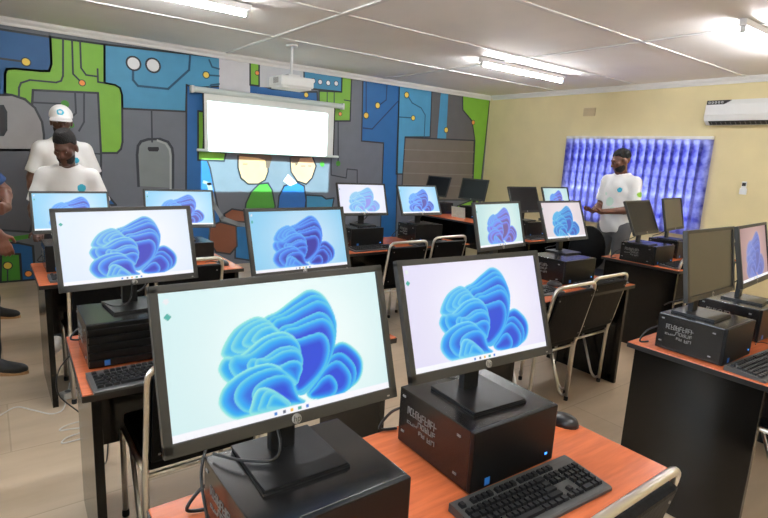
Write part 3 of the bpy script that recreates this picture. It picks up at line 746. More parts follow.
def pc(label, x, y, kind='plain', yaw=0, scale=(1, 1, 1), z=0.75):
    if kind not in PROTO: PROTO[kind] = make_pc(kind); t = PROTO[kind]
    else: t = copy_tree(PROTO[kind])
    t['label'] = label; t['group'] = 'desktop computers lying flat under the monitors'
    t.location = (x, y, z); t.rotation_euler = (0, 0, R(yaw)); t.scale = scale
    return t

# ------------------------------------------------------------------ keyboards and mice
def key_rows():
    u = 0.019; rows = []
    def run(x, y, widths):
        for w in widths:
            if w > 0: rows.append((x + w * u / 2, y, w * u - 0.003))
            x += abs(w) * u
    L = -0.214
    run(L, 0.0525, [1, -1, 1, 1, 1, 1, -.5, 1, 1, 1, 1, -.5, 1, 1, 1, 1, -.25, 1, 1, 1])
    run(L, 0.0275, [1] * 13 + [2, -.25, 1, 1, 1, -.25, 1, 1, 1, 1])
    run(L, 0.0085, [1.5] + [1] * 12 + [1.5, -.25, 1, 1, 1, -.25, 1, 1, 1, 1])
    run(L, -0.0105, [1.75] + [1] * 11 + [2.25, -3.5, 1, 1, 1, 1])
    run(L, -0.0295, [2.25] + [1] * 10 + [2.75, -1.25, 1, -1.25, 1, 1, 1, 1])
    run(L, -0.0485, [1.25, 1.25, 1.25, 6.25, 1.25, 1.25, 1.25, 1.25, -.25, 1, 1, 1, -.25, 2, 1, 1])
    return rows
KEYS = key_rows()
def make_keyboard(each):
    t = thing('keyboard', 'x', 'keyboard')
    b = MB()
    b.prism([(-0.077, 0), (0.077, 0), (0.077, 0.021), (0.06, 0.0215), (-0.072, 0.011), (-0.077, 0.008)], -0.226, 0.226, 'keyboard_plastic', 'x')
    b.build('keyboard_body', t)
    def keytop(m, x, y, w):
        zb = 0.0105 + (y + 0.072) / 0.132 * 0.0105
        a, c = w / 2, 0.008; i = 0.002; h = 0.008
        m.add([(x - a, y - c, zb), (x + a, y - c, zb), (x + a, y + c, zb), (x - a, y + c, zb), (x - a + i, y - c + i, zb + h), (x + a - i, y - c + i, zb + h), (x + a - i, y + c - i * .5, zb + h), (x - a + i, y + c - i * .5, zb + h)],
              [(4, 5, 6, 7), (0, 1, 5, 4), (1, 2, 6, 5), (2, 3, 7, 6), (3, 0, 4, 7)], 'key_plastic')
    if each:
        for (x, y, w) in KEYS:
            m = MB(); keytop(m, x, y, w); m.build('space_bar' if w > 0.1 else 'key', t)
    else:
        m = MB(); f = MB(); n = MB(); e = MB()
        for (x, y, w) in KEYS: keytop(n if x > 0.065 else ((e if x < -0.19 else f) if y > 0.05 else m), x, y, w)
        m.build('letter_keys', t); n.build('number_keys', t); f.build('function_row', t); e.build('escape_key', t)
    MB().tube(spline([(0.0, 0.0765, 0.014), (0.015, 0.0795, 0.008), (0.06, 0.0805, 0.003), (0.14, 0.0800, 0.003), (0.225, 0.0795, 0.003)]), 0.002, 'cable_black', 6).build('cable', t)
    return t
def keyboard(label, x, y, yaw=0, each=False):
    if each: t = make_keyboard(True)
    elif 'kb' not in PROTO: PROTO['kb'] = make_keyboard(False); t = PROTO['kb']
    else: t = copy_tree(PROTO['kb'])
    t['label'] = label; t['group'] = 'black keyboards'
    t.location = (x, y, 0.75); t.rotation_euler = (0, 0, R(yaw))
    return t
def make_mouse():
    t = thing('computer_mouse', 'x', 'mouse')
    vs = []; fs = []; n, k = 16, 9
    for i in range(k):
        f = i / (k - 1) * PI / 2
        for j in range(n):
            q = 2 * PI * j / n; y = 0.055 * math.sin(q) * math.cos(f); x = 0.031 * math.cos(q) * math.cos(f) * (1 - 0.12 * math.sin(q))
            vs.append((x, y - 0.006 * math.sin(f), 0.036 * math.sin(f) ** 0.8 if f > 0 else 0.0))
    for i in range(k - 1):
        for j in range(n): fs.append((i * n + j, i * n + (j + 1) % n, (i + 1) * n + (j + 1) % n, (i + 1) * n + j))
    fs.append(tuple(range(n - 1, -1, -1)))
    MB().add(vs, fs, 'mouse_plastic', True).build('mouse_shell', t)
    MB().lathe([(0.007, -0.003), (0.008, 0), (0.007, 0.003)], 'grey_plastic', (0, 0.028, 0.026), 12, 'x').build('scroll_wheel', t)
    MB().tube(spline([(0, 0.055, 0.010), (0.005, 0.08, 0.003), (0.03, 0.10, 0.003), (0.0, 0.13, 0.003), (-0.05, 0.12, 0.003)]), 0.0018, 'cable_black', 6).build('cable', t)
    return t
def mouse(label, x, y, yaw=0):
    if 'mouse' not in PROTO: PROTO['mouse'] = make_mouse(); t = PROTO['mouse']
    else: t = copy_tree(PROTO['mouse'])
    t['label'] = label; t['group'] = 'black computer mice'
    t.location = (x, y, 0.75); t.rotation_euler = (0, 0, R(yaw)); return t

# ------------------------------------------------------------------ chairs
def make_chair():
    t = thing('stacking_chair', 'x', 'chair')
    w = 0.205; r = 0.0115
    MB().box((0, 0.02, 0.445), (0.40, 0.40, 0.05), 'vinyl_black', 0.018).build('seat', t)
    tilt = Matrix.Rotation(R(13), 3, 'X')
    MB().box((0, -0.232, 0.635), (0.385, 0.032, 0.345), 'vinyl_black', 0.012, tilt).build('backrest', t)
    rv = MB()
    for sx in (-1, 1):
        for zz in (0.50, 0.765):
            y = -0.232 - (zz - 0.635) * math.tan(R(13)) - 0.0165
            rv.lathe([(0.005, 0), (0.004, 0.002)], 'logo_silver', (sx * 0.165, y, zz), 10, 'y')
    rv.build('rivet', t)
    p = [(-w, -0.165, 0.012), (-w, -0.175, 0.42), (-w, -0.20, 0.50), (-w, -0.275, 0.845), (w, -0.275, 0.845), (w, -0.20, 0.50), (w, -0.175, 0.42), (w, -0.165, 0.012)]
    MB().tube(rounded(p, 0.055, 6), r, 'chrome', 10).build('back_frame', t)
    for s in (-1, 1):
        MB().tube(rounded([(s * w, -0.165, 0.42), (s * w, 0.21, 0.42), (s * w, 0.22, 0.012)], 0.05), r, 'chrome', 10).build('leg', t)
        MB().tube(rounded([(s * w, 0.04, 0.41), (s * w, -0.10, 0.05), (s * w, -0.135, 0.02), (s * w, -0.163, 0.045)], 0.03), 0.009, 'chrome', 8).build('brace', t)
    for y in (-0.172, 0.20): MB().tube([(-w, y, 0.40), (w, y, 0.40)], 0.009, 'chrome', 8).build('crossbar', t)
    for sx in (-1, 1):
        for y in (-0.165, 0.22): MB().lathe([(0.014, 0), (0.0145, 0.02), (0.012, 0.03)], 'rubber', (sx * w, y, 0), 10).build('foot_cap', t)
    return t
def chair(label, x, y, rz=0):
    if 'chair' not in PROTO: PROTO['chair'] = make_chair(); t = PROTO['chair']
    else: t = copy_tree(PROTO['chair'])
    t['label'] = label; t['group'] = 'chrome chairs with black padding'
    t.location = (x, y, 0); t.rotation_euler = (0, 0, R(rz)); return t

# ------------------------------------------------------------------ people: smooth-blended bodies meshed as one surface
class Field:
    def __init__(s, lo, hi, h):
        s.h = h; s.lo = np.array(lo, float); s.n = np.ceil((np.array(hi) - s.lo) / h).astype(int) + 1
        s.ax = [s.lo[i] + h * np.arange(s.n[i]) for i in range(3)]
        s.D = np.full(tuple(s.n), 1.0)
    def sub(s, lo, hi):
        a = np.clip(np.floor((np.array(lo) - s.lo) / s.h).astype(int), 0, s.n - 1); b = np.clip(np.ceil((np.array(hi) - s.lo) / s.h).astype(int) + 1, 1, s.n)
        sl = tuple(slice(a[i], b[i]) for i in range(3))
        X, Y, Z = np.meshgrid(*[s.ax[i][sl[i]] for i in range(3)], indexing='ij')
        return sl, np.stack([X, Y, Z], -1)
    def blend(s, sl, d, k):
        o = s.D[sl]
        h = np.clip(0.5 + 0.5 * (o - d) / max(k, 1e-6), 0, 1)
        s.D[sl] = o * (1 - h) + d * h - k * h * (1 - h)
    def cap(s, a, b, ra, rb, k=0.02):
        a = np.array(a, float); b = np.array(b, float); m = max(ra, rb) + k + 3 * s.h
        sl, P = s.sub(np.minimum(a, b) - m, np.maximum(a, b) + m)
        if P.size == 0: return
        d = b - a; t = np.clip(((P - a) @ d) / (d @ d + 1e-12), 0, 1)
        s.blend(sl, np.linalg.norm(P - a - t[..., None] * d, axis=-1) - (ra + (rb - ra) * t), k)
    def ell(s, c, r, k=0.02, Rm=None):
        c = np.array(c, float); r = np.array(r, float); m = r.max() + k + 3 * s.h
        sl, P = s.sub(c - m, c + m)
        if P.size == 0: return
        s.blend(sl, ell_d(P, c, r, Rm), k)
    def all(s):
        X, Y, Z = np.meshgrid(*s.ax, indexing='ij'); return np.stack([X, Y, Z], -1)
    def mesh(s, name, mats, parent, pick=None, relax=2):
        D = s.D; S = D < 0; nx, ny, nz = S.shape
        cnt = np.zeros((nx - 1, ny - 1, nz - 1), int)
        for i in (0, 1):
            for j in (0, 1):
                for k in (0, 1): cnt += S[i:nx - 1 + i, j:ny - 1 + j, k:nz - 1 + k]
        mix = (cnt > 0) & (cnt < 8); idx = -np.ones(mix.shape, int); idx[mix] = np.arange(mix.sum())
        I = np.argwhere(mix); acc = np.zeros((len(I), 3)); num = np.zeros(len(I))
        for a in range(3):
            for u in (0, 1):
                for v in (0, 1):
                    o = np.zeros(3, int); o[(a + 1) % 3] = u; o[(a + 2) % 3] = v
                    p = I + o; q = p.copy(); q[:, a] += 1
                    d0 = D[tuple(p.T)]; d1 = D[tuple(q.T)]; c = (d0 < 0) != (d1 < 0)
                    t = d0 / np.where(np.abs(d0 - d1) < 1e-12, 1e-12, d0 - d1)
                    pos = p.astype(float); pos[:, a] += t
                    acc[c] += pos[c]; num[c] += 1
        V = acc / num[:, None] * s.h + s.lo
        F = []
        for a in range(3):
            b, c = (a + 1) % 3, (a + 2) % 3
            s0 = [slice(None)] * 3; s1 = [slice(None)] * 3; s0[a] = slice(0, -1); s1[a] = slice(1, None)
            E = np.argwhere(S[tuple(s0)] != S[tuple(s1)])
            E = E[(E[:, b] > 0) & (E[:, c] > 0) & (E[:, b] < S.shape[b] - 1) & (E[:, c] < S.shape[c] - 1)]
            sg = S[tuple(s0)][tuple(E.T)]
            def cell(db, dc):
                q = E.copy(); q[:, b] -= db; q[:, c] -= dc; return idx[tuple(q.T)]
            Q = np.stack([cell(1, 1), cell(0, 1), cell(0, 0), cell(1, 0)], 1)
            Q[~sg] = Q[~sg][:, ::-1]; F.append(Q)
        F = np.concatenate(F)
        for _ in range(relax):
            A = np.zeros_like(V); n = np.zeros(len(V))
            for i in range(4):
                np.add.at(A, F[:, i], V[F[:, (i + 1) % 4]]); np.add.at(n, F[:, i], 1)
                np.add.at(A, F[:, i], V[F[:, (i - 1) % 4]]); np.add.at(n, F[:, i], 1)
            V = V * 0.5 + 0.5 * A / np.maximum(n, 1)[:, None]
        me = bpy.data.meshes.new(name); me.from_pydata(V.tolist(), [], F.tolist())
        for m in mats: me.materials.append(MATS[m])
        me.polygons.foreach_set('use_smooth', np.ones(len(F), bool))
        if pick: me.polygons.foreach_set('material_index', pick(V[F].mean(1)).astype(np.int32))
        me.update()
        o = bpy.data.objects.new(name, me); C.objects.link(o); o.parent = parent
        return o
def ell_d(P, c, r, Rm=None):
    q = P - c
    if Rm is not None: q = q @ Rm          # world -> local of a rotated ellipsoid
    k0 = np.linalg.norm(q / r, axis=-1); k1 = np.linalg.norm(q / (r * r), axis=-1)
    return k0 * (k0 - 1) / np.maximum(k1, 1e-9)
def rotm(yaw, pitch):
    cy, sy, cp, sp = math.cos(yaw), math.sin(yaw), math.cos(pitch), math.sin(pitch)
    return np.array([[cy, -sy, 0], [sy, cy, 0], [0, 0, 1]]) @ np.array([[1, 0, 0], [0, cp, -sp], [0, sp, cp]])
A = lambda *v: np.array(v, float)

def hand(f, wrist, d, n, side, curl=0.5, sc=1.0):
    """Palm, four unequal curled fingers and a thumb. d: direction, n: palm normal, side: +1 puts the thumb on d x n."""
    d = d / np.linalg.norm(d); n = n - d * (n @ d); n = n / np.linalg.norm(n); t = np.cross(d, n) * side
    f.cap(wrist, wrist + d * 0.03 * sc, 0.025 * sc, 0.024 * sc, 0.02)
    for k, (o, L) in enumerate(((0.030, 0.070), (0.010, 0.078), (-0.010, 0.072), (-0.029, 0.056))):
        kn = wrist + d * (0.092 - 0.004 * k) * sc + t * o * sc
        f.cap(wrist + d * 0.02 * sc + t * o * 0.6 * sc, kn, 0.014 * sc, 0.0115 * sc, 0.012)
        p = kn; a = 0
        for j, q in enumerate((0.46, 0.30, 0.24)):
            a += curl * (0.5, 0.75, 0.5)[j]
            e = p + (d * math.cos(a) + n * math.sin(a)) * L * q * sc
            f.cap(p, e, (0.0100 - 0.0008 * j) * sc, (0.0094 - 0.0008 * j) * sc, 0.004); p = e
    a = wrist + d * 0.025 * sc + t * 0.024 * sc; b = a + (d * 0.6 + t * 0.75 + n * 0.3) * 0.045 * sc; c = b + (d * 0.9 + t * 0.2 + n * 0.45) * 0.034 * sc
    f.cap(a, b, 0.015 * sc, 0.0115 * sc, 0.01); f.cap(b, c, 0.011 * sc, 0.009 * sc, 0.004)

def person(label, loc, rz, scale=1.0, skin='skin_deep', shirt='shirt_white', trouser='trouser_navy', shoe='shoe_black', head_yaw=0, head_pitch=0, lean=0.0,
           L=None, Rr=None, feet=None, cap=False, hair=True, flat=0.0, emblems=(), beard=True, h=0.0075):
    """Faces -y; the person's left is +x. L / Rr: (elbow, wrist, hand direction, palm normal)."""
    t = thing('person', label, 'person', loc, rz)
    t.scale = (scale,) * 3
    feet = feet or ((0.11, -0.02, 0), (-0.11, 0.0, 0))
    up = A(0, -lean, 0)
    sho = {1: A(0.172, 0.01, 1.405) + up, -1: A(-0.172, 0.01, 1.405) + up}
    neck = A(0, 0.015, 1.50) + up * 1.1
    hc = A(0, -0.025 - 0.05 * math.sin(head_pitch), 1.655 - 0.03 * math.sin(max(0, head_pitch))) + up * 1.35
    Hm = rotm(head_yaw, head_pitch)
    H = lambda x, y, z: hc + Hm @ A(x, y, z)
    arms = {1: L or (A(0.25, 0.03, 1.16), A(0.24, -0.06, 0.91), A(0, -0.15, -1), A(-1, 0, 0)), -1: Rr or (A(-0.25, 0.03, 1.16), A(-0.24, -0.06, 0.91), A(0, -0.15, -1), A(1, 0, 0))}
    pts = [sho[1], sho[-1], hc + A(0, 0, .2), hc - A(0.16, 0.2, 0)] + [p for a in arms.values() for p in (a[0], a[1], a[1] + a[2] / np.linalg.norm(a[2]) * 0.2)] + [A(*q) for q in feet] + [A(*q) + A(0, -.2, 0) for q in feet]
    lo = np.min(pts, 0) - 0.16; hi = np.max(pts, 0) + 0.16; lo[2] = -0.02
    lo = np.minimum(lo, A(-0.26, -0.25, -0.02)); hi = np.maximum(hi, A(0.26, 0.25, 1.5))
    hips = {1: A(0.095, 0.0, 0.92), -1: A(-0.095, 0.0, 0.92)}
    knee = {}; ank = {}
    for s, q in zip((1, -1), feet):
        ank[s] = A(q[0], q[1] + 0.03, q[2] + 0.085); knee[s] = (hips[s] + ank[s]) / 2 + A(0.01 * s, -0.03, 0.01)
    f = Field(lo, hi, h)
    # trunk
    f.ell(A(0, 0.005, 1.30) + up * 0.8, (0.170, 0.112, 0.20), 0.03); f.ell(A(0, -0.005, 1.08) + up * 0.4, (0.150, 0.108, 0.18), 0.04); f.ell((0, 0.005, 0.94), (0.158, 0.112, 0.13), 0.04)
    f.cap(sho[1] * A(.75, 1, 1), sho[-1] * A(.75, 1, 1), 0.062, 0.062, 0.04)
    f.cap(neck - A(0, 0, 0.06), hc + A(0, 0.02, -0.04), 0.062, 0.054, 0.03)
    for s in (1, -1):
        el, wr, hd, pn = arms[s]
        f.cap(sho[s], sho[s] * 0.6 + el * 0.4, 0.060, 0.052, 0.03); f.cap(sho[s] * 0.6 + el * 0.4, el, 0.052, 0.041, 0.02)
        f.cap(el, el * 0.7 + wr * 0.3, 0.041, 0.042, 0.015); f.cap(el * 0.7 + wr * 0.3, wr, 0.042, 0.027, 0.015)
        hand(f, wr, hd, pn, 1 if np.cross(hd, pn) @ A(0, -1, 0.3) > 0 else -1, 0.55)
        f.cap(hips[s], knee[s], 0.088, 0.060, 0.03); f.cap(knee[s], knee[s] * 0.65 + ank[s] * 0.35, 0.058, 0.058, 0.02); f.cap(knee[s] * 0.65 + ank[s] * 0.35, ank[s], 0.058, 0.038, 0.02)
    # head and face
    f.ell(H(0, 0.018, 0.035), (0.077, 0.096, 0.092), 0.02, Hm); f.ell(H(0, -0.030, -0.045), (0.060, 0.066, 0.074), 0.03, Hm)
    f.cap(H(-0.035, -0.078, 0.030), H(0.035, -0.078, 0.030), 0.015, 0.015, 0.02)
    f.cap(H(0, -0.088, 0.020), H(0, -0.109, -0.022), 0.009, 0.014, 0.012); f.cap(H(-0.014, -0.095, -0.028), H(0.014, -0.095, -0.028), 0.010, 0.010, 0.008)
    f.cap(H(-0.02, -0.087, -0.058), H(0.02, -0.087, -0.058), 0.0085, 0.0085, 0.008); f.cap(H(-0.018, -0.086, -0.072), H(0.018, -0.086, -0.072), 0.009, 0.009, 0.008)
    f.ell(H(0, -0.070, -0.100), (0.028, 0.026, 0.022), 0.02, Hm)
    for s in (1, -1):
        f.ell(H(s * 0.078, 0.018, -0.005), (0.011, 0.024, 0.034), 0.008, Hm); f.ell(H(s * 0.048, -0.058, -0.010), (0.022, 0.022, 0.022), 0.02, Hm)
    body = f.mesh('body', [skin], t)
    for s in (1, -1):
        for nm, r, dy, m in (('eye', 0.0092, -0.0775, 'eye_white'), ('pupil', 0.0056, -0.0822, 'hair_black')):
            c = H(s * 0.031, dy, 0.010)
            MB().lathe([(r * math.sin(PI * i / 8) + 1e-5, -r * math.cos(PI * i / 8)) for i in range(9)], m, tuple(c), 10).build(nm, t)
    # hair, beard, cap
    if hair:
        g = Field(hc - 0.17, hc + 0.2, 0.006); P = g.all(); q = (P - hc) @ Hm
        d = ell_d(q, A(0, 0.022, 0.046 + flat * 0.5), A(0.0805, 0.099, 0.090 + flat))
        if flat: d = np.maximum(d, q[..., 2] - 0.147)
        cut = np.maximum(0.072 - q[..., 2], -(q[..., 1] + 0.03) * 3 - 10)
        side = 0.01 - q[..., 2] + np.clip(0.02 - q[..., 1], 0, 1) * 1.2
        g.D = np.maximum(d, np.minimum(cut, side) if not cap else side)
        g.mesh('hair', ['hair_black'], t, relax=1)
    if beard:
        g = Field(hc - 0.17, hc + 0.12, 0.005); P = g.all(); q = (P - hc) @ Hm
        d = ell_d(q, A(0, -0.031, -0.047), A(0.0655, 0.0705, 0.083))
        band = np.maximum(q[..., 2] + 0.040 + np.clip(-q[..., 1] - 0.05, 0, 1) * 0.3, q[..., 1] - 0.015)
        lips = 0.020 - np.hypot(q[..., 0] * 0.8, q[..., 2] + 0.064) ; front = q[..., 1] + 0.06
        g.D = np.maximum(np.maximum(d, band), np.where(front < 0, lips, -1)); g.mesh('beard', ['hair_black'], t, relax=1)
    if cap:
        g = Field(hc - 0.2, hc + 0.22, 0.006); P = g.all(); q = (P - hc) @ Hm
        dome = np.maximum(ell_d(q, A(0, 0.018, 0.055), A(0.092, 0.112, 0.098)), 0.040 - q[..., 2])
        ang = np.hypot(q[..., 0] / 0.088, (q[..., 1] + 0.07) / 0.105)
        brim = np.maximum(np.maximum((ang - 1) * 0.08, np.abs(q[..., 2] - 0.044 - (q[..., 1] + 0.09) * 0.22 + q[..., 0] ** 2 * 3) - 0.006), q[..., 1] + 0.04)
        g.D = np.minimum(dome, brim)
        lc = H(-0.004, -0.09, 0.098)
        def pk(c):
            r = np.linalg.norm((c - lc), axis=1); return np.where(r < 0.016, 2, np.where(r < 0.030, 1, 0))
        g.mesh('cap', ['shirt_white', 'emblem_teal', 'shirt_white'], t, pk)
    # shirt: follows trunk and upper arms, open at neck, sleeves and hem
    g = Field(np.minimum(lo, A(-.4, -.3, 0.7)) * A(1, 1, 0) + A(0, 0, 0.72), np.maximum(hi, A(.4, .3, 1.6)) * A(1, 1, 0) + A(0, 0, 1.62), h)
    g.ell(A(0, 0.005, 1.30) + up * 0.8, (0.180, 0.126, 0.21), 0.03); g.ell(A(0, -0.008, 1.08) + up * 0.4, (0.168, 0.128, 0.22), 0.05); g.ell((0, 0.0, 0.93), (0.174, 0.130, 0.17), 0.05)
    g.cap(sho[1] * A(.8, 1, 1), sho[-1] * A(.8, 1, 1), 0.064, 0.064, 0.04); g.cap(neck - A(0, -.005, 0.05), neck + A(0, 0.005, 0.01), 0.080, 0.074, 0.04)
    for s in (1, -1): g.cap(neck + A(s * 0.03, 0.005, -0.035), sho[s] + A(-0.01 * s, 0, 0.0), 0.062, 0.064, 0.04)
    P = g.all(); g.D = np.maximum(g.D, 0.86 - P[..., 2] + 0.01 * np.sin(P[..., 0] * 22))
    for s in (1, -1):
        el = arms[s][0]; dd = el - sho[s]; Ls = np.linalg.norm(dd); dd = dd / Ls; e = sho[s] + dd * Ls * 0.80
        sl = Field(g.lo, g.lo + (g.n - 1) * g.h, h); sl.cap(sho[s] - dd * 0.02, e + dd * 0.05, 0.064, 0.070, 0.01)
        sl.D = np.maximum(sl.D[:g.n[0], :g.n[1], :g.n[2]], (P - e) @ dd)
        k = 0.03; hh = np.clip(0.5 + 0.5 * (g.D - sl.D) / k, 0, 1); g.D = g.D * (1 - hh) + sl.D * hh - k * hh * (1 - hh)
    nk = np.linalg.norm((P - neck - A(0, -0.004, 0.025)) / A(1, 1.0, 0.75), axis=-1) - 0.078
    g.D = np.maximum(g.D, -nk)
    g.D = g.D + 0.0045 * np.sin(P[..., 0] * 31 + P[..., 2] * 17) * np.sin(P[..., 2] * 24 + P[..., 1] * 28 + 1) * (1.2 - np.clip((P[..., 2] - 1.0) * 2, 0, 0.8))
    mats = [shirt] + [e[2] for e in emblems]
    def pick(c):
        r = np.zeros(len(c), int)
        for i, (p, rad, m) in enumerate(emblems): r[np.linalg.norm((c - A(*p)) * A(1, 0.5, 1), axis=1) < rad] = i + 1
        return r
    g.mesh('shirt', mats, t, pick)
    # trousers
    g = Field(A(lo[0], lo[1], -0.02), A(hi[0], hi[1], 1.08), h)
    g.ell((0, 0.004, 0.94), (0.168, 0.122, 0.14), 0.03)
    for s in (1, -1):
        g.cap(hips[s], knee[s], 0.100, 0.076, 0.02); g.cap(knee[s], ank[s] - A(0, 0, 0.03), 0.076, 0.062, 0.02)
    P = g.all(); zf = max(q[2] for q in feet)
    g.D = np.maximum(np.maximum(g.D, P[..., 2] - 1.0), 0.055 - P[..., 2]); g.D = g.D + 0.004 * np.sin(P[..., 2] * 38 + P[..., 0] * 9) * np.sin(P[..., 1] * 30)
    g.mesh('trousers', [trouser], t)
    for s, q in zip((1, -1), feet): make_shoe('shoe', t, q, shoe, 8 * s)
    return t

def make_shoe(name, parent, q, upper, turn=0, root=False):
    c = A(*q); g = Field(A(-0.08, -0.24, -0.01), A(0.08, 0.12, 0.16), 0.006)
    g.ell((0, -0.115, 0.035), (0.044, 0.085, 0.042), 0.03); g.ell((0, 0.03, 0.045), (0.038, 0.060, 0.055), 0.04); g.cap((0, -0.08, 0.045), (0, 0.03, 0.09), 0.036, 0.042, 0.03)
    P = g.all(); g.D = np.maximum(g.D, np.maximum(0.012 - P[..., 2], P[..., 2] - 0.115))
    sole = 'sole_tan' if upper == 'shoe_black' else 'shoe_white'
    up = g.mesh(name, [upper], parent); up.location = tuple(c); up.rotation_euler = (0, 0, R(turn))
    n = 20; pts = []
    for k in range(n):
        a = 2 * PI * k / n; x = 0.044 * math.cos(a); y = 0.142 * math.sin(a) - 0.06
        pts.append((x * (1.0 - 0.18 * (1 if y > 0 else 0) * (y / 0.08 if y > 0 else 0)), y))
    MB().prism(pts, 0.0, 0.022, sole).build('sole', up)
    return up

# ------------------------------------------------------------------ projector screen, projector, air conditioner, wall fittings
def wall_screen():
    t = thing('projection_screen', 'white pull-down projection screen hanging on the mural wall, lit by the projector', 'screen', (3.155, 6.76, 0))
    MB().lathe([(0.032, -1.06), (0.036, -1.05), (0.036, 1.05), (0.032, 1.06)], 'screen_metal', (0, 0, 2.235), 14, 'x').build('housing', t)
    for s in (-1, 1):
        MB().box((s * 1.075, 0.01, 2.235), (0.035, 0.085, 0.085), 'white_plastic', 0.008).box((s * 1.06, 0.055, 2.24), (0.03, 0.06, 0.03), 'white_plastic').build('end_cap', t)
    b = MB(); b.box((0, 0, 1.86), (1.87, 0.003, 0.70), 'screen_cloth'); b.build('cloth', t)
    e = MB()
    for s in (-1, 1): e.box((s * 0.944, 0, 1.86), (0.018, 0.0032, 0.70), 'screen_black')
    e.build('cloth_edge', t)
    MB().lathe([(0.016, -1.03), (0.018, -1.02), (0.018, 1.02), (0.016, 1.03)], 'screen_metal', (0, 0, 1.512), 12, 'x').build('bottom_bar', t)
wall_screen()

def projector():
    t = thing('projector', 'white projector hanging from the ceiling in front of the pull-down screen', 'projector', (2.83, 5.62, 2.235))
    MB().box((0, 0, 0.075), (0.40, 0.32, 0.11), 'white_plastic', 0.02).build('case', t)
    MB().box((0, 0, 0.012), (0.36, 0.28, 0.02), 'white_plastic', 0.008).build('base_cover', t)
    MB().lathe([(0.045, 0.0), (0.045, 0.02), (0.036, 0.03), (0.03, 0.018)], 'dark_gap', (0.10, 0.16, 0.075), 20, 'y').build('lens_ring', t).rotation_euler = (0, 0, 0)
    MB().box((0, 0, 0.15), (0.14, 0.14, 0.02), 'white_plastic', 0.004).build('mount_plate', t)
    MB().lathe([(0.014, 0.15), (0.014, 0.46)], 'white_plastic', (0, 0, 0), 12).lathe([(0.07, 0.462), (0.06, 0.482)], 'white_plastic', (0, 0, 0), 16).build('mount_pole', t)
    v = MB()
    for k in range(6): v.box((-0.201, -0.08 + k * 0.022, 0.08), (0.003, 0.010, 0.06), 'grey_plastic')
    v.build('vent', t)
    # its own beam: a rectangular picture thrown at the screen
    l = bpy.data.lights.new('projector_beam', 'SPOT'); l.energy = PROJECTOR_POWER; l.spot_size = R(130); l.spot_blend = 0.0; l.color = (0.62, 0.96, 1.0); l.shadow_soft_size = 0.01
    o = bpy.data.objects.new('projector_beam', l); C.objects.link(o); o.parent = t; o.location = (0.10, 0.225, 0.075); o.rotation_euler = (R(90), 0, 0)
    l.use_nodes = True; nt = l.node_tree; em = nt.nodes['Emission']
    tc = nt.nodes.new('ShaderNodeTexCoord'); sp = nt.nodes.new('ShaderNodeSeparateXYZ'); nt.links.new(tc.outputs['Normal'], sp.inputs[0])
    def op(kind, a, b):
        n = nt.nodes.new('ShaderNodeMath'); n.operation = kind
        for i, q in enumerate((a, b)):
            if isinstance(q, (int, float)): n.inputs[i].default_value = q
            else: nt.links.new(q, n.inputs[i])
        return n.outputs[0]
    az = op('ABSOLUTE', sp.outputs[2], 0.0)
    u, v_ = op('DIVIDE', sp.outputs[0], az), op('DIVIDE', sp.outputs[1], az)
    dy = 6.76 - 5.845
    x0, x1, z0, z1 = (2.265 - 2.93) / dy, (3.985 - 2.93) / dy, (1.105 - 2.31) / dy, (2.115 - 2.31) / dy
    m = op('MULTIPLY', op('MULTIPLY', op('GREATER_THAN', u, x0), op('LESS_THAN', u, x1)), op('MULTIPLY', op('GREATER_THAN', v_, z0), op('LESS_THAN', v_, z1)))
    # optics throw an even picture: undo the falloff towards the edges of the flat target
    r2 = op('ADD', op('MULTIPLY', u, u), op('ADD', op('MULTIPLY', v_, v_), 1.0))
    nt.links.new(op('MULTIPLY', m, op('POWER', r2, 1.5)), em.inputs['Strength'])
projector()

def air_conditioner():
    t = thing('air_conditioner', 'white split air conditioner high on the cream wall, with a dark display corner', 'air conditioner', (7.42, 2.65, 2.15))
    y0, y1 = -0.42, 0.43
    MB().prism([(-0.002, 0.0), (-0.10, 0.0), (-0.175, 0.045), (-0.195, 0.10), (-0.19, 0.22), (-0.16, 0.29), (-0.002, 0.30)], y0, y1, 'white_plastic', 'y').build('case', t)
    MB().prism([(-0.197, 0.105), (-0.203, 0.11), (-0.198, 0.235), (-0.192, 0.235)], y0 + 0.006, y1 - 0.006, 'white_plastic', 'y').build('front_cover', t)
    MB().box((-0.142, 0, 0.020), (0.075, y1 - y0 - 0.09, 0.006), 'dark_gap', 0, Matrix.Rotation(R(31), 3, 'Y')).build('air_outlet', t)
    for k in range(14): MB().box((-0.142, y0 + 0.08 + k * 0.053, 0.016), (0.06, 0.003, 0.010), 'grey_plastic', 0, Matrix.Rotation(R(31), 3, 'Y')).build('louvre', t)
    d = MB(); d.prism([(y1 - 0.01, 0.236), (y1 - 0.01, 0.285), (y1 - 0.275, 0.285), (y1 - 0.20, 0.236)], -0.196, -0.170, 'dark_gap', 'x'); dp = d.build('display_panel', t)
    q = MB()
    for k in range(5): q.tube([(-0.198, y1 - 0.04 - k * 0.036 + 0.010 * math.cos(a), 0.26 + 0.012 * math.sin(a)) for a in [2 * PI * i / 10 for i in range(10)]], 0.003, 'white_plastic', 5, True)
    q.build('display_symbol', dp)
air_conditioner()
v = thing('wall_vent', 'small beige cover plate on the cream wall above the curtained window', 'cover plate', (7.42, 4.80, 2.377))
MB().box((-0.008, 0, 0), (0.016, 0.20, 0.12), 'beige_plate', 0.004).build('plate', v)
b = MB()
for k in range(5): b.box((-0.017, 0, -0.04 + k * 0.02), (0.003, 0.15, 0.008), 'beige_plate')
b.build('slat', v)
v = thing('remote_holder', 'small white remote control in its holder on the cream wall under the air conditioner', 'remote control', (7.42, 2.57, 1.33))
MB().box((-0.012, 0, 0.03), (0.024, 0.075, 0.075), 'white_plastic', 0.005).build('holder', v)
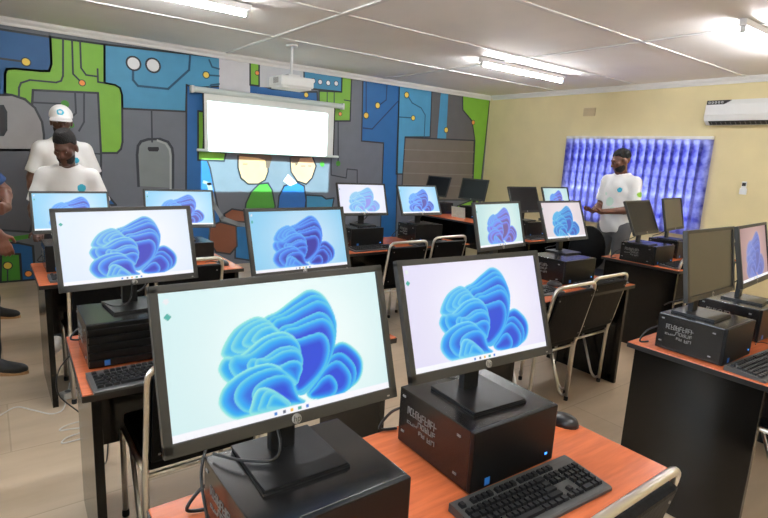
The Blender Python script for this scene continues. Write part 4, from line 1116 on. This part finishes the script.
MB().box((-0.014, 0, 0.085), (0.016, 0.052, 0.13), 'white_plastic', 0.006).box((-0.0225, 0, 0.115), (0.002, 0.04, 0.04), 'dark_gap').build('remote', v)

def blinds():
    t = thing('vertical_blind', 'blue vertical slat blind glowing with daylight behind the standing man', 'blind', (7.36, 4.04, 0.74))
    MB().box((0.0, 0, 1.255), (0.05, 2.12, 0.04), 'white_trim', 0.006).build('headrail', t)
    n = 18; sl = None
    for i in range(n):
        y = -0.985 + 1.97 * i / (n - 1)
        if sl is None:
            b = MB(); P = []
            for j in range(5):
                u = -0.080 + 0.040 * j; P.append((u, 0.004 * (1 - (u / 0.080) ** 2)))
            poly = P + [(p[0], p[1] - 0.0012) for p in reversed(P)]
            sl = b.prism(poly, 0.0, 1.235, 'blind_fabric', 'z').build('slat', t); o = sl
        else:
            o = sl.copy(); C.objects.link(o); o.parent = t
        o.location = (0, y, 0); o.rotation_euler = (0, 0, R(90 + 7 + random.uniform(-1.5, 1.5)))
    MB().tube([(0, -1.02, 0.012), (0, 1.02, 0.012)], 0.002, 'white_plastic', 5).build('chain', t)
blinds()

def ceiling_lamp(label, x, y, n=0):
    if 'lamp' not in PROTO:
        t = thing('fluorescent_lamp', 'x', 'lamp')
        MB().box((0, 0, -0.028), (1.58, 0.055, 0.05), 'white_trim', 0.006).build('batten', t)
        MB().lathe([(0.013, -0.745), (0.013, 0.745)], 'tube_glow', (0, 0, -0.085), 12, 'x').build('tube', t)
        for s in (-1, 1): MB().box((s * 0.758, 0, -0.07), (0.024, 0.034, 0.06), 'white_plastic', 0.004).build('lamp_holder', t)
        PROTO['lamp'] = t
    else: t = copy_tree(PROTO['lamp'])
    t['label'] = label; t['group'] = 'fluorescent ceiling lamps'; t.location = (x, y, ZC - 0.006)
ceiling_lamp('lit fluorescent tube on the ceiling at the upper left, left of the projector', 1.05, 4.42)
ceiling_lamp('lit fluorescent tube on the ceiling in the middle, left of the air conditioner', 5.36, 4.42)
ceiling_lamp('lit fluorescent tube on the ceiling at the upper right edge', 5.45, 1.82)
ceiling_lamp('lit fluorescent tube on the ceiling above the nearest desk', 1.05, 1.82)
ceiling_lamp('lit fluorescent tube on the ceiling behind the nearest desk, left side', 1.05, -0.75)
ceiling_lamp('lit fluorescent tube on the ceiling behind the right-hand desk', 5.40, -0.75)

# ------------------------------------------------------------------ computers on the desks
# nearest desk
pc('black computer lying flat under the nearest monitor, wide front towards the camera', 0.483, 0.862, 'wide', 0)
monitor('nearest monitor on the front desk, large mint-white screen with a blue cloth flower', 0.465, 0.871, yaw=-1, tilt=17.3, look='mint')
pc('black computer with printed side under the right-hand monitor of the front desk', 1.044, 0.913, 'plain', -2, (1.04, 1.04, 1.0))
monitor('right-hand monitor of the front desk, lavender-white screen above the full keyboard', 1.037, 0.876, 0.915, -4, 18.7, 'lavender')
keyboard('large black keyboard in front of the right-hand computer on the front desk', 1.005, 0.674, -3, True).scale = (0.92, 0.95, 1)
mouse('black mouse behind the right-hand computer on the front desk', 1.40, 0.875, 20)
# left desk behind
pc('black computer with five ridges across its front on the left desk', 0.405, 2.15, 'ridged', -1, (1.08, 1, 1))
monitor('left monitor above the ridged computer, white screen with blue flower', 0.431, 2.155, yaw=5, tilt=14.5, look='white')
keyboard('black keyboard in front of the ridged computer on the left desk', 0.45, 1.87, 1)
pc('black computer hidden behind the nearest monitor', 1.14, 2.13, 'plain', 0)
monitor('monitor with sky-blue screen just behind the nearest monitor', 1.125, 2.06, yaw=2, tilt=17, look='blue')
# right-hand desk
pc('black computer with white print on its side at the corner of the right-hand desk', 2.575, 0.945, 'plain', 0)
monitor('switched-off brown-grey monitor at the corner of the right-hand desk', 2.571, 0.935, yaw=1, tilt=9.2)
keyboard('dark keyboard at the edge of the right-hand desk', 2.625, 0.70, -3)
pc('black computer half hidden behind the switched-off monitor at the right edge', 3.10, 0.99, 'plain', 0)
monitor('monitor cut by the right edge of the picture, dim pink screen', 3.134, 0.947, yaw=5, tilt=12.4, look='dim')
mouse('black mouse beside the keyboard at the right edge', 2.96, 0.72, 0)
# middle desk, second row
pc('black computer below the mint-violet screen in the middle of the room', 2.65, 2.27, 'plain', 0)
monitor('monitor with pale mint screen and violet flower, middle of the second row', 2.62, 2.188, yaw=6, tilt=15, look='violet')
pc('black computer under the pinkish screen in the middle row', 3.28, 2.20, 'plain', 0, (1.2, 1.1, 1.0))
monitor('monitor with pinkish screen, to the left of the standing man', 3.426, 2.261, yaw=-0.6, tilt=21, look='pink')
keyboard('black keyboard behind the two chrome chairs in the middle', 3.40, 1.945, 0)
keyboard('black keyboard partly hidden by the lavender monitor, middle row', 2.70, 1.99, 0)
mouse('black mouse beside the pinkish monitor, middle row', 3.03, 2.07, 10)
# desk under the window
pc('black computer at the corner of the desk under the curtained window', 4.68, 2.29, 'plain', 0, (1.1, 1.1, 1.0))
monitor('switched-off monitor leaning back just right of the standing man', 4.563, 2.247, yaw=5, tilt=24, look='black')
pc('black computer under the second switched-off monitor by the curtain', 5.26, 2.36, 'plain', 0)
monitor('switched-off upright monitor in front of the right end of the curtain', 5.223, 2.314, yaw=7.5, tilt=13)
keyboard('black keyboard on the desk under the curtained window', 4.79, 2.04, 0)
# far left desk
pc('black computer under the monitor in front of the two men', 0.40, 3.84, 'plain', 0)
monitor('monitor with sky-blue screen in front of the two men at the far left', 0.425, 3.86, 0.915, yaw=0, tilt=16, look='blue', scale=0.88, lift=-0.035)
keyboard('black keyboard at the front edge of the far left desk', 0.47, 3.50, 0)
pc('black computer at the right end of the far left desk', 1.13, 3.86, 'plain', 0, (1, 1, 0.8))
monitor('monitor with light blue screen at the right end of the far left desk', 1.10, 3.88, 0.882, yaw=-10, tilt=24, look='blue', scale=0.95)
mouse('black mouse at the right end of the far left desk', 1.28, 3.545, 20)
# third row, middle
pc('black computer under the white screen before the blue stripe of the mural', 2.70, 3.95, 'plain', 0, (1.15, 1, 1))
monitor('monitor with bright white screen before the dark blue stripe of the mural', 2.763, 3.965, yaw=-7, tilt=19, look='pale')
keyboard('black keyboard below the bright white screen in the third row', 2.66, 3.68, 0)
pc('black computer under the light blue screen next to the grey brick panel', 3.45, 3.97, 'plain', 0, (1.15, 1, 1))
monitor('monitor with light blue screen below the grey brick panel', 3.385, 3.868, yaw=0, tilt=22.5, look='blue')
keyboard('black keyboard below the light blue screen in the third row', 3.36, 3.68, 0)
# third row, right
pc('black computer under the switched-off monitor against the cream wall', 4.95, 3.84, 'plain', 0)
monitor('switched-off dark monitor against the cream wall, behind the pinkish screen', 4.93, 3.824, yaw=0.4, tilt=21, look='black')
keyboard('black keyboard below the dark monitor against the cream wall', 4.86, 3.58, 0)
pc('black computer under the small lit screen at the left end of the curtain', 5.50, 3.84, 'plain', 0)
monitor('small lit monitor at the left end of the curtain, pale green screen', 5.50, 3.80, yaw=0, tilt=20, look='violet')
# side desk in the far corner
pc('black computer under the left one of the two dark monitors in the far corner', 5.50, 5.92, 'plain', -90)
monitor('left one of the two dark monitors in the far corner, partly hidden', 5.387, 5.93, yaw=-91, tilt=16, look='black')
pc('black computer under the right one of the two dark monitors in the far corner', 5.62, 5.32, 'plain', -90)
monitor('right one of the two dark monitors in the far corner, before the green stripe', 5.50, 5.28, yaw=-90, tilt=12, look='black')
p = thing('paper_sheet', 'pale green printed sheet leaning against a computer in the far corner', 'paper', (5.375, 5.38, 0.75))
MB().box((0, 0, 0.075), (0.004, 0.27, 0.15), 'paper', 0, Matrix.Rotation(R(-8), 3, 'Y')).build('sheet', p)

# ------------------------------------------------------------------ chairs
chair('chrome chair at the bottom right corner, pushed up to the front desk', 1.10, 0.755)
chair('chrome chair between the nearest monitor and the left desk, black back to the camera', 0.575, 1.98)
chair('left one of the two chrome chairs in the middle of the room', 2.82, 2.04)
chair('right one of the two chrome chairs in the middle of the room', 3.31, 2.10)
chair('chrome chair behind the nearest lavender monitor, left one at the third-row desk', 2.86, 3.69)
chair('chrome chair at the third-row desk, right one of that pair', 3.45, 3.80)
chair('chrome chair at the far left desk, behind the ridged computer', 0.53, 3.585)
chair('chrome chair at the far left desk, right of the ridged computer', 1.00, 3.61)
chair('chrome chair at the desk under the curtained window', 4.81, 2.22)
chair('chrome chair under the right-hand desk, only its legs in view', 2.95, 0.66)

def office_chair():
    t = thing('office_chair', 'black office chair with rounded back standing in front of the man by the curtain', 'chair', (4.86, 2.98, 0), -60)
    MB().box((0, 0.0, 0.47), (0.46, 0.45, 0.08), 'vinyl_black', 0.03).build('seat', t)
    g = Field((-0.3, -0.36, 0.5), (0.3, -0.1, 1.06), 0.012); g.ell((0, -0.24, 0.78), (0.17, 0.05, 0.22), 0.02); g.ell((0, -0.235, 0.70), (0.17, 0.045, 0.15), 0.03)
    g.mesh('backrest', ['vinyl_black'], t)
    MB().tube([(0, -0.05, 0.42), (0, -0.24, 0.44), (0, -0.29, 0.58)], 0.022, 'rubber', 8).build('back_stem', t)
    for s in (-1, 1): MB().tube(rounded([(s * 0.22, -0.05, 0.45), (s * 0.27, -0.05, 0.50), (s * 0.27, -0.08, 0.68), (s * 0.27, 0.16, 0.68)], 0.04), 0.016, 'vinyl_black', 8).build('armrest', t)
    MB().lathe([(0.03, 0.09), (0.028, 0.43)], 'chrome', (0, 0, 0), 12).build('gas_column', t)
    for k in range(5):
        a = 2 * PI * k / 5; l = MB().tube([(0.02 * math.cos(a), 0.02 * math.sin(a), 0.10), (0.29 * math.cos(a), 0.29 * math.sin(a), 0.07)], [0.024, 0.015], 'rubber', 8).build('base_arm', t)
        MB().lathe([(0.024, -0.02), (0.027, -0.012), (0.027, 0.012), (0.024, 0.02)], 'rubber', (0.29 * math.cos(a), 0.29 * math.sin(a), 0.027), 12, 'x').build('castor', l)
office_chair()

# ------------------------------------------------------------------ people
person('man in a white t-shirt standing at the curtained window, looking down at his hands', (5.60, 3.14, 0), -94, 0.995, 'skin_mid', trouser='trouser_grey', head_yaw=R(-36), head_pitch=R(22),
       L=(A(0.215, -0.02, 1.13), A(0.00, -0.27, 1.09), A(-0.55, -0.75, 0.05), A(0, 0.1, 1)), Rr=(A(-0.20, -0.02, 1.14), A(-0.11, -0.27, 1.09), A(0.1, -1.0, 0.05), A(0.1, 0.1, 1)),
       emblems=[((0.075, -0.14, 1.335), 0.032, 'emblem_teal'), ((0.262, -0.01, 1.30), 0.028, 'emblem_green'), ((-0.02, -0.15, 1.20), 0.05, 'emblem_pale'), ((0.03, -0.15, 1.10), 0.045, 'emblem_pale'), ((-0.09, -0.14, 1.28), 0.025, 'emblem_pale')])
person('man in a white t-shirt looking down behind the far left monitor', (0.50, 4.64, 0), -12, 0.905, 'skin_deep', head_yaw=R(-16), head_pitch=R(26), flat=0.022, shoe='shoe_white', lean=0.05,
       L=(A(0.26, -0.04, 1.15), A(0.17, -0.27, 1.02), A(-0.3, -1, -0.2), A(0, 0.2, -1)), Rr=(A(-0.26, -0.04, 1.15), A(-0.20, -0.26, 1.00), A(0.1, -1, -0.2), A(0, 0.2, -1)),
       feet=((0.06, -0.16, 0), (-0.14, -0.20, 0)), emblems=[((0.105, -0.185, 1.33), 0.040, 'emblem_teal'), ((0.112, -0.185, 1.318), 0.020, 'emblem_green')])
person('man in a white cap and white t-shirt standing against the mural', (0.585, 5.74, 0), -6, 1.03, 'skin_deep', cap=True, hair=True, head_pitch=R(6), emblems=[((0.10, -0.14, 1.33), 0.032, 'emblem_teal')])
person('person in a blue top and dark trousers cut by the left edge', (-0.17, 4.06, 0), 55, 1.0, 'skin_mid', shirt='shirt_blue', head_pitch=R(10), shoe='shoe_black',
       L=(A(0.30, -0.10, 1.20), A(0.10, -0.24, 1.12), A(-0.9, -0.3, 0), A(0, 1, 0)), Rr=(A(-0.24, -0.10, 1.17), A(-0.10, -0.31, 0.99), A(0.1, -0.35, -1), A(0.6, 0.6, 0)), feet=((0.13, -0.06, 0), (-0.09, 0.12, 0)))
s = make_shoe('sneaker', None, (-0.03, 5.50, 0), 'shoe_black', 65)
tag(s, 'black sneaker on the floor at the left edge, beside the foot of the mural', 'shoe')

# ------------------------------------------------------------------ cables and power strips on the floor
def cable(name, pts, r, m, label):
    o = MB().tube(spline(pts), r * 0.8, m, 6).build(name); tag(o, label, 'cable'); return o
cable('power_cable', [(-0.25, 3.30, .006), (-0.05, 3.44, .006), (0.04, 3.52, .006), (0.12, 3.43, .006), (0.20, 3.33, .006), (0.26, 3.36, .006), (0.30, 3.55, .006), (0.33, 3.68, .03)], 0.005, 'cable_white', 'white cable curling over the floor left of the far left desk')
cable('power_cable', [(0.34, 3.16, .006), (0.25, 3.14, .006), (0.22, 3.10, .006), (0.30, 3.08, .006), (0.33, 3.03, .006), (0.24, 3.00, .006), (0.22, 2.95, .006), (0.36, 2.96, .006)], 0.005, 'cable_white', 'white cable looped on the floor beside the left desk')
def strip(label, x, y, rz):
    t = thing('power_strip', label, 'power strip', (x, y, 0), rz)
    MB().box((0, 0, 0.02), (0.28, 0.06, 0.04), 'white_plastic', 0.008).build('case', t)
    for k in range(4): MB().lathe([(0.019, 0.0395), (0.019, 0.042), (0.015, 0.042)], 'grey_plastic', (-0.10 + k * 0.062, 0, 0), 14).build('socket', t)
    MB().box((0.115, 0, 0.042), (0.02, 0.025, 0.006), 'dark_gap').build('switch', t)
strip('white power strip on the floor under the far left desk', 0.40, 3.56, 20)
for i, (pts, lb) in enumerate((
    ([(0.30, 2.44, .72), (0.26, 2.52, .45), (0.30, 2.56, .2), (0.36, 2.62, .02), (0.42, 2.9, .006)], 'black cable hanging behind the left desk'),
    ([(0.28, 2.46, .70), (0.20, 2.60, .55), (0.19, 2.62, .42), (0.28, 2.58, .3), (0.35, 2.60, .1), (0.3, 2.8, .006)], 'black cable looping below the corner of the left desk'),
    ([(0.36, 4.06, .70), (0.36, 4.10, .40), (0.40, 3.98, .08), (0.44, 3.75, .006), (0.42, 3.62, .03)], 'black cable running down to the white power strip'),
    ([(0.335, 0.99, .926), (0.355, 0.95, .930), (0.38, 0.92, .932), (0.42, 0.89, .936), (0.445, 0.905, .950), (0.452, 0.94, .99), (0.45, 0.97, 1.06)], 'black cable looped across the stand foot of the nearest monitor'),
    ([(0.33, 1.02, .925), (0.30, 0.96, .90), (0.295, 0.90, .82), (0.285, 0.85, .758), (0.265, 0.80, .756), (0.28, 0.72, .756)], 'black cable hanging down the side of the nearest computer'),
    ([(0.335, 2.25, .926), (0.36, 2.17, .93), (0.40, 2.15, .94), (0.43, 2.20, .98), (0.43, 2.24, 1.05)], 'black cable on top of the ridged computer'),
    ([(0.72, 1.15, .70), (0.70, 1.22, .45), (0.76, 1.26, .2), (0.85, 1.3, .006), (1.2, 1.45, .006)], 'black cable hanging behind the front desk'))):
    cable('power_cable', pts, 0.004, 'cable_black', lb)
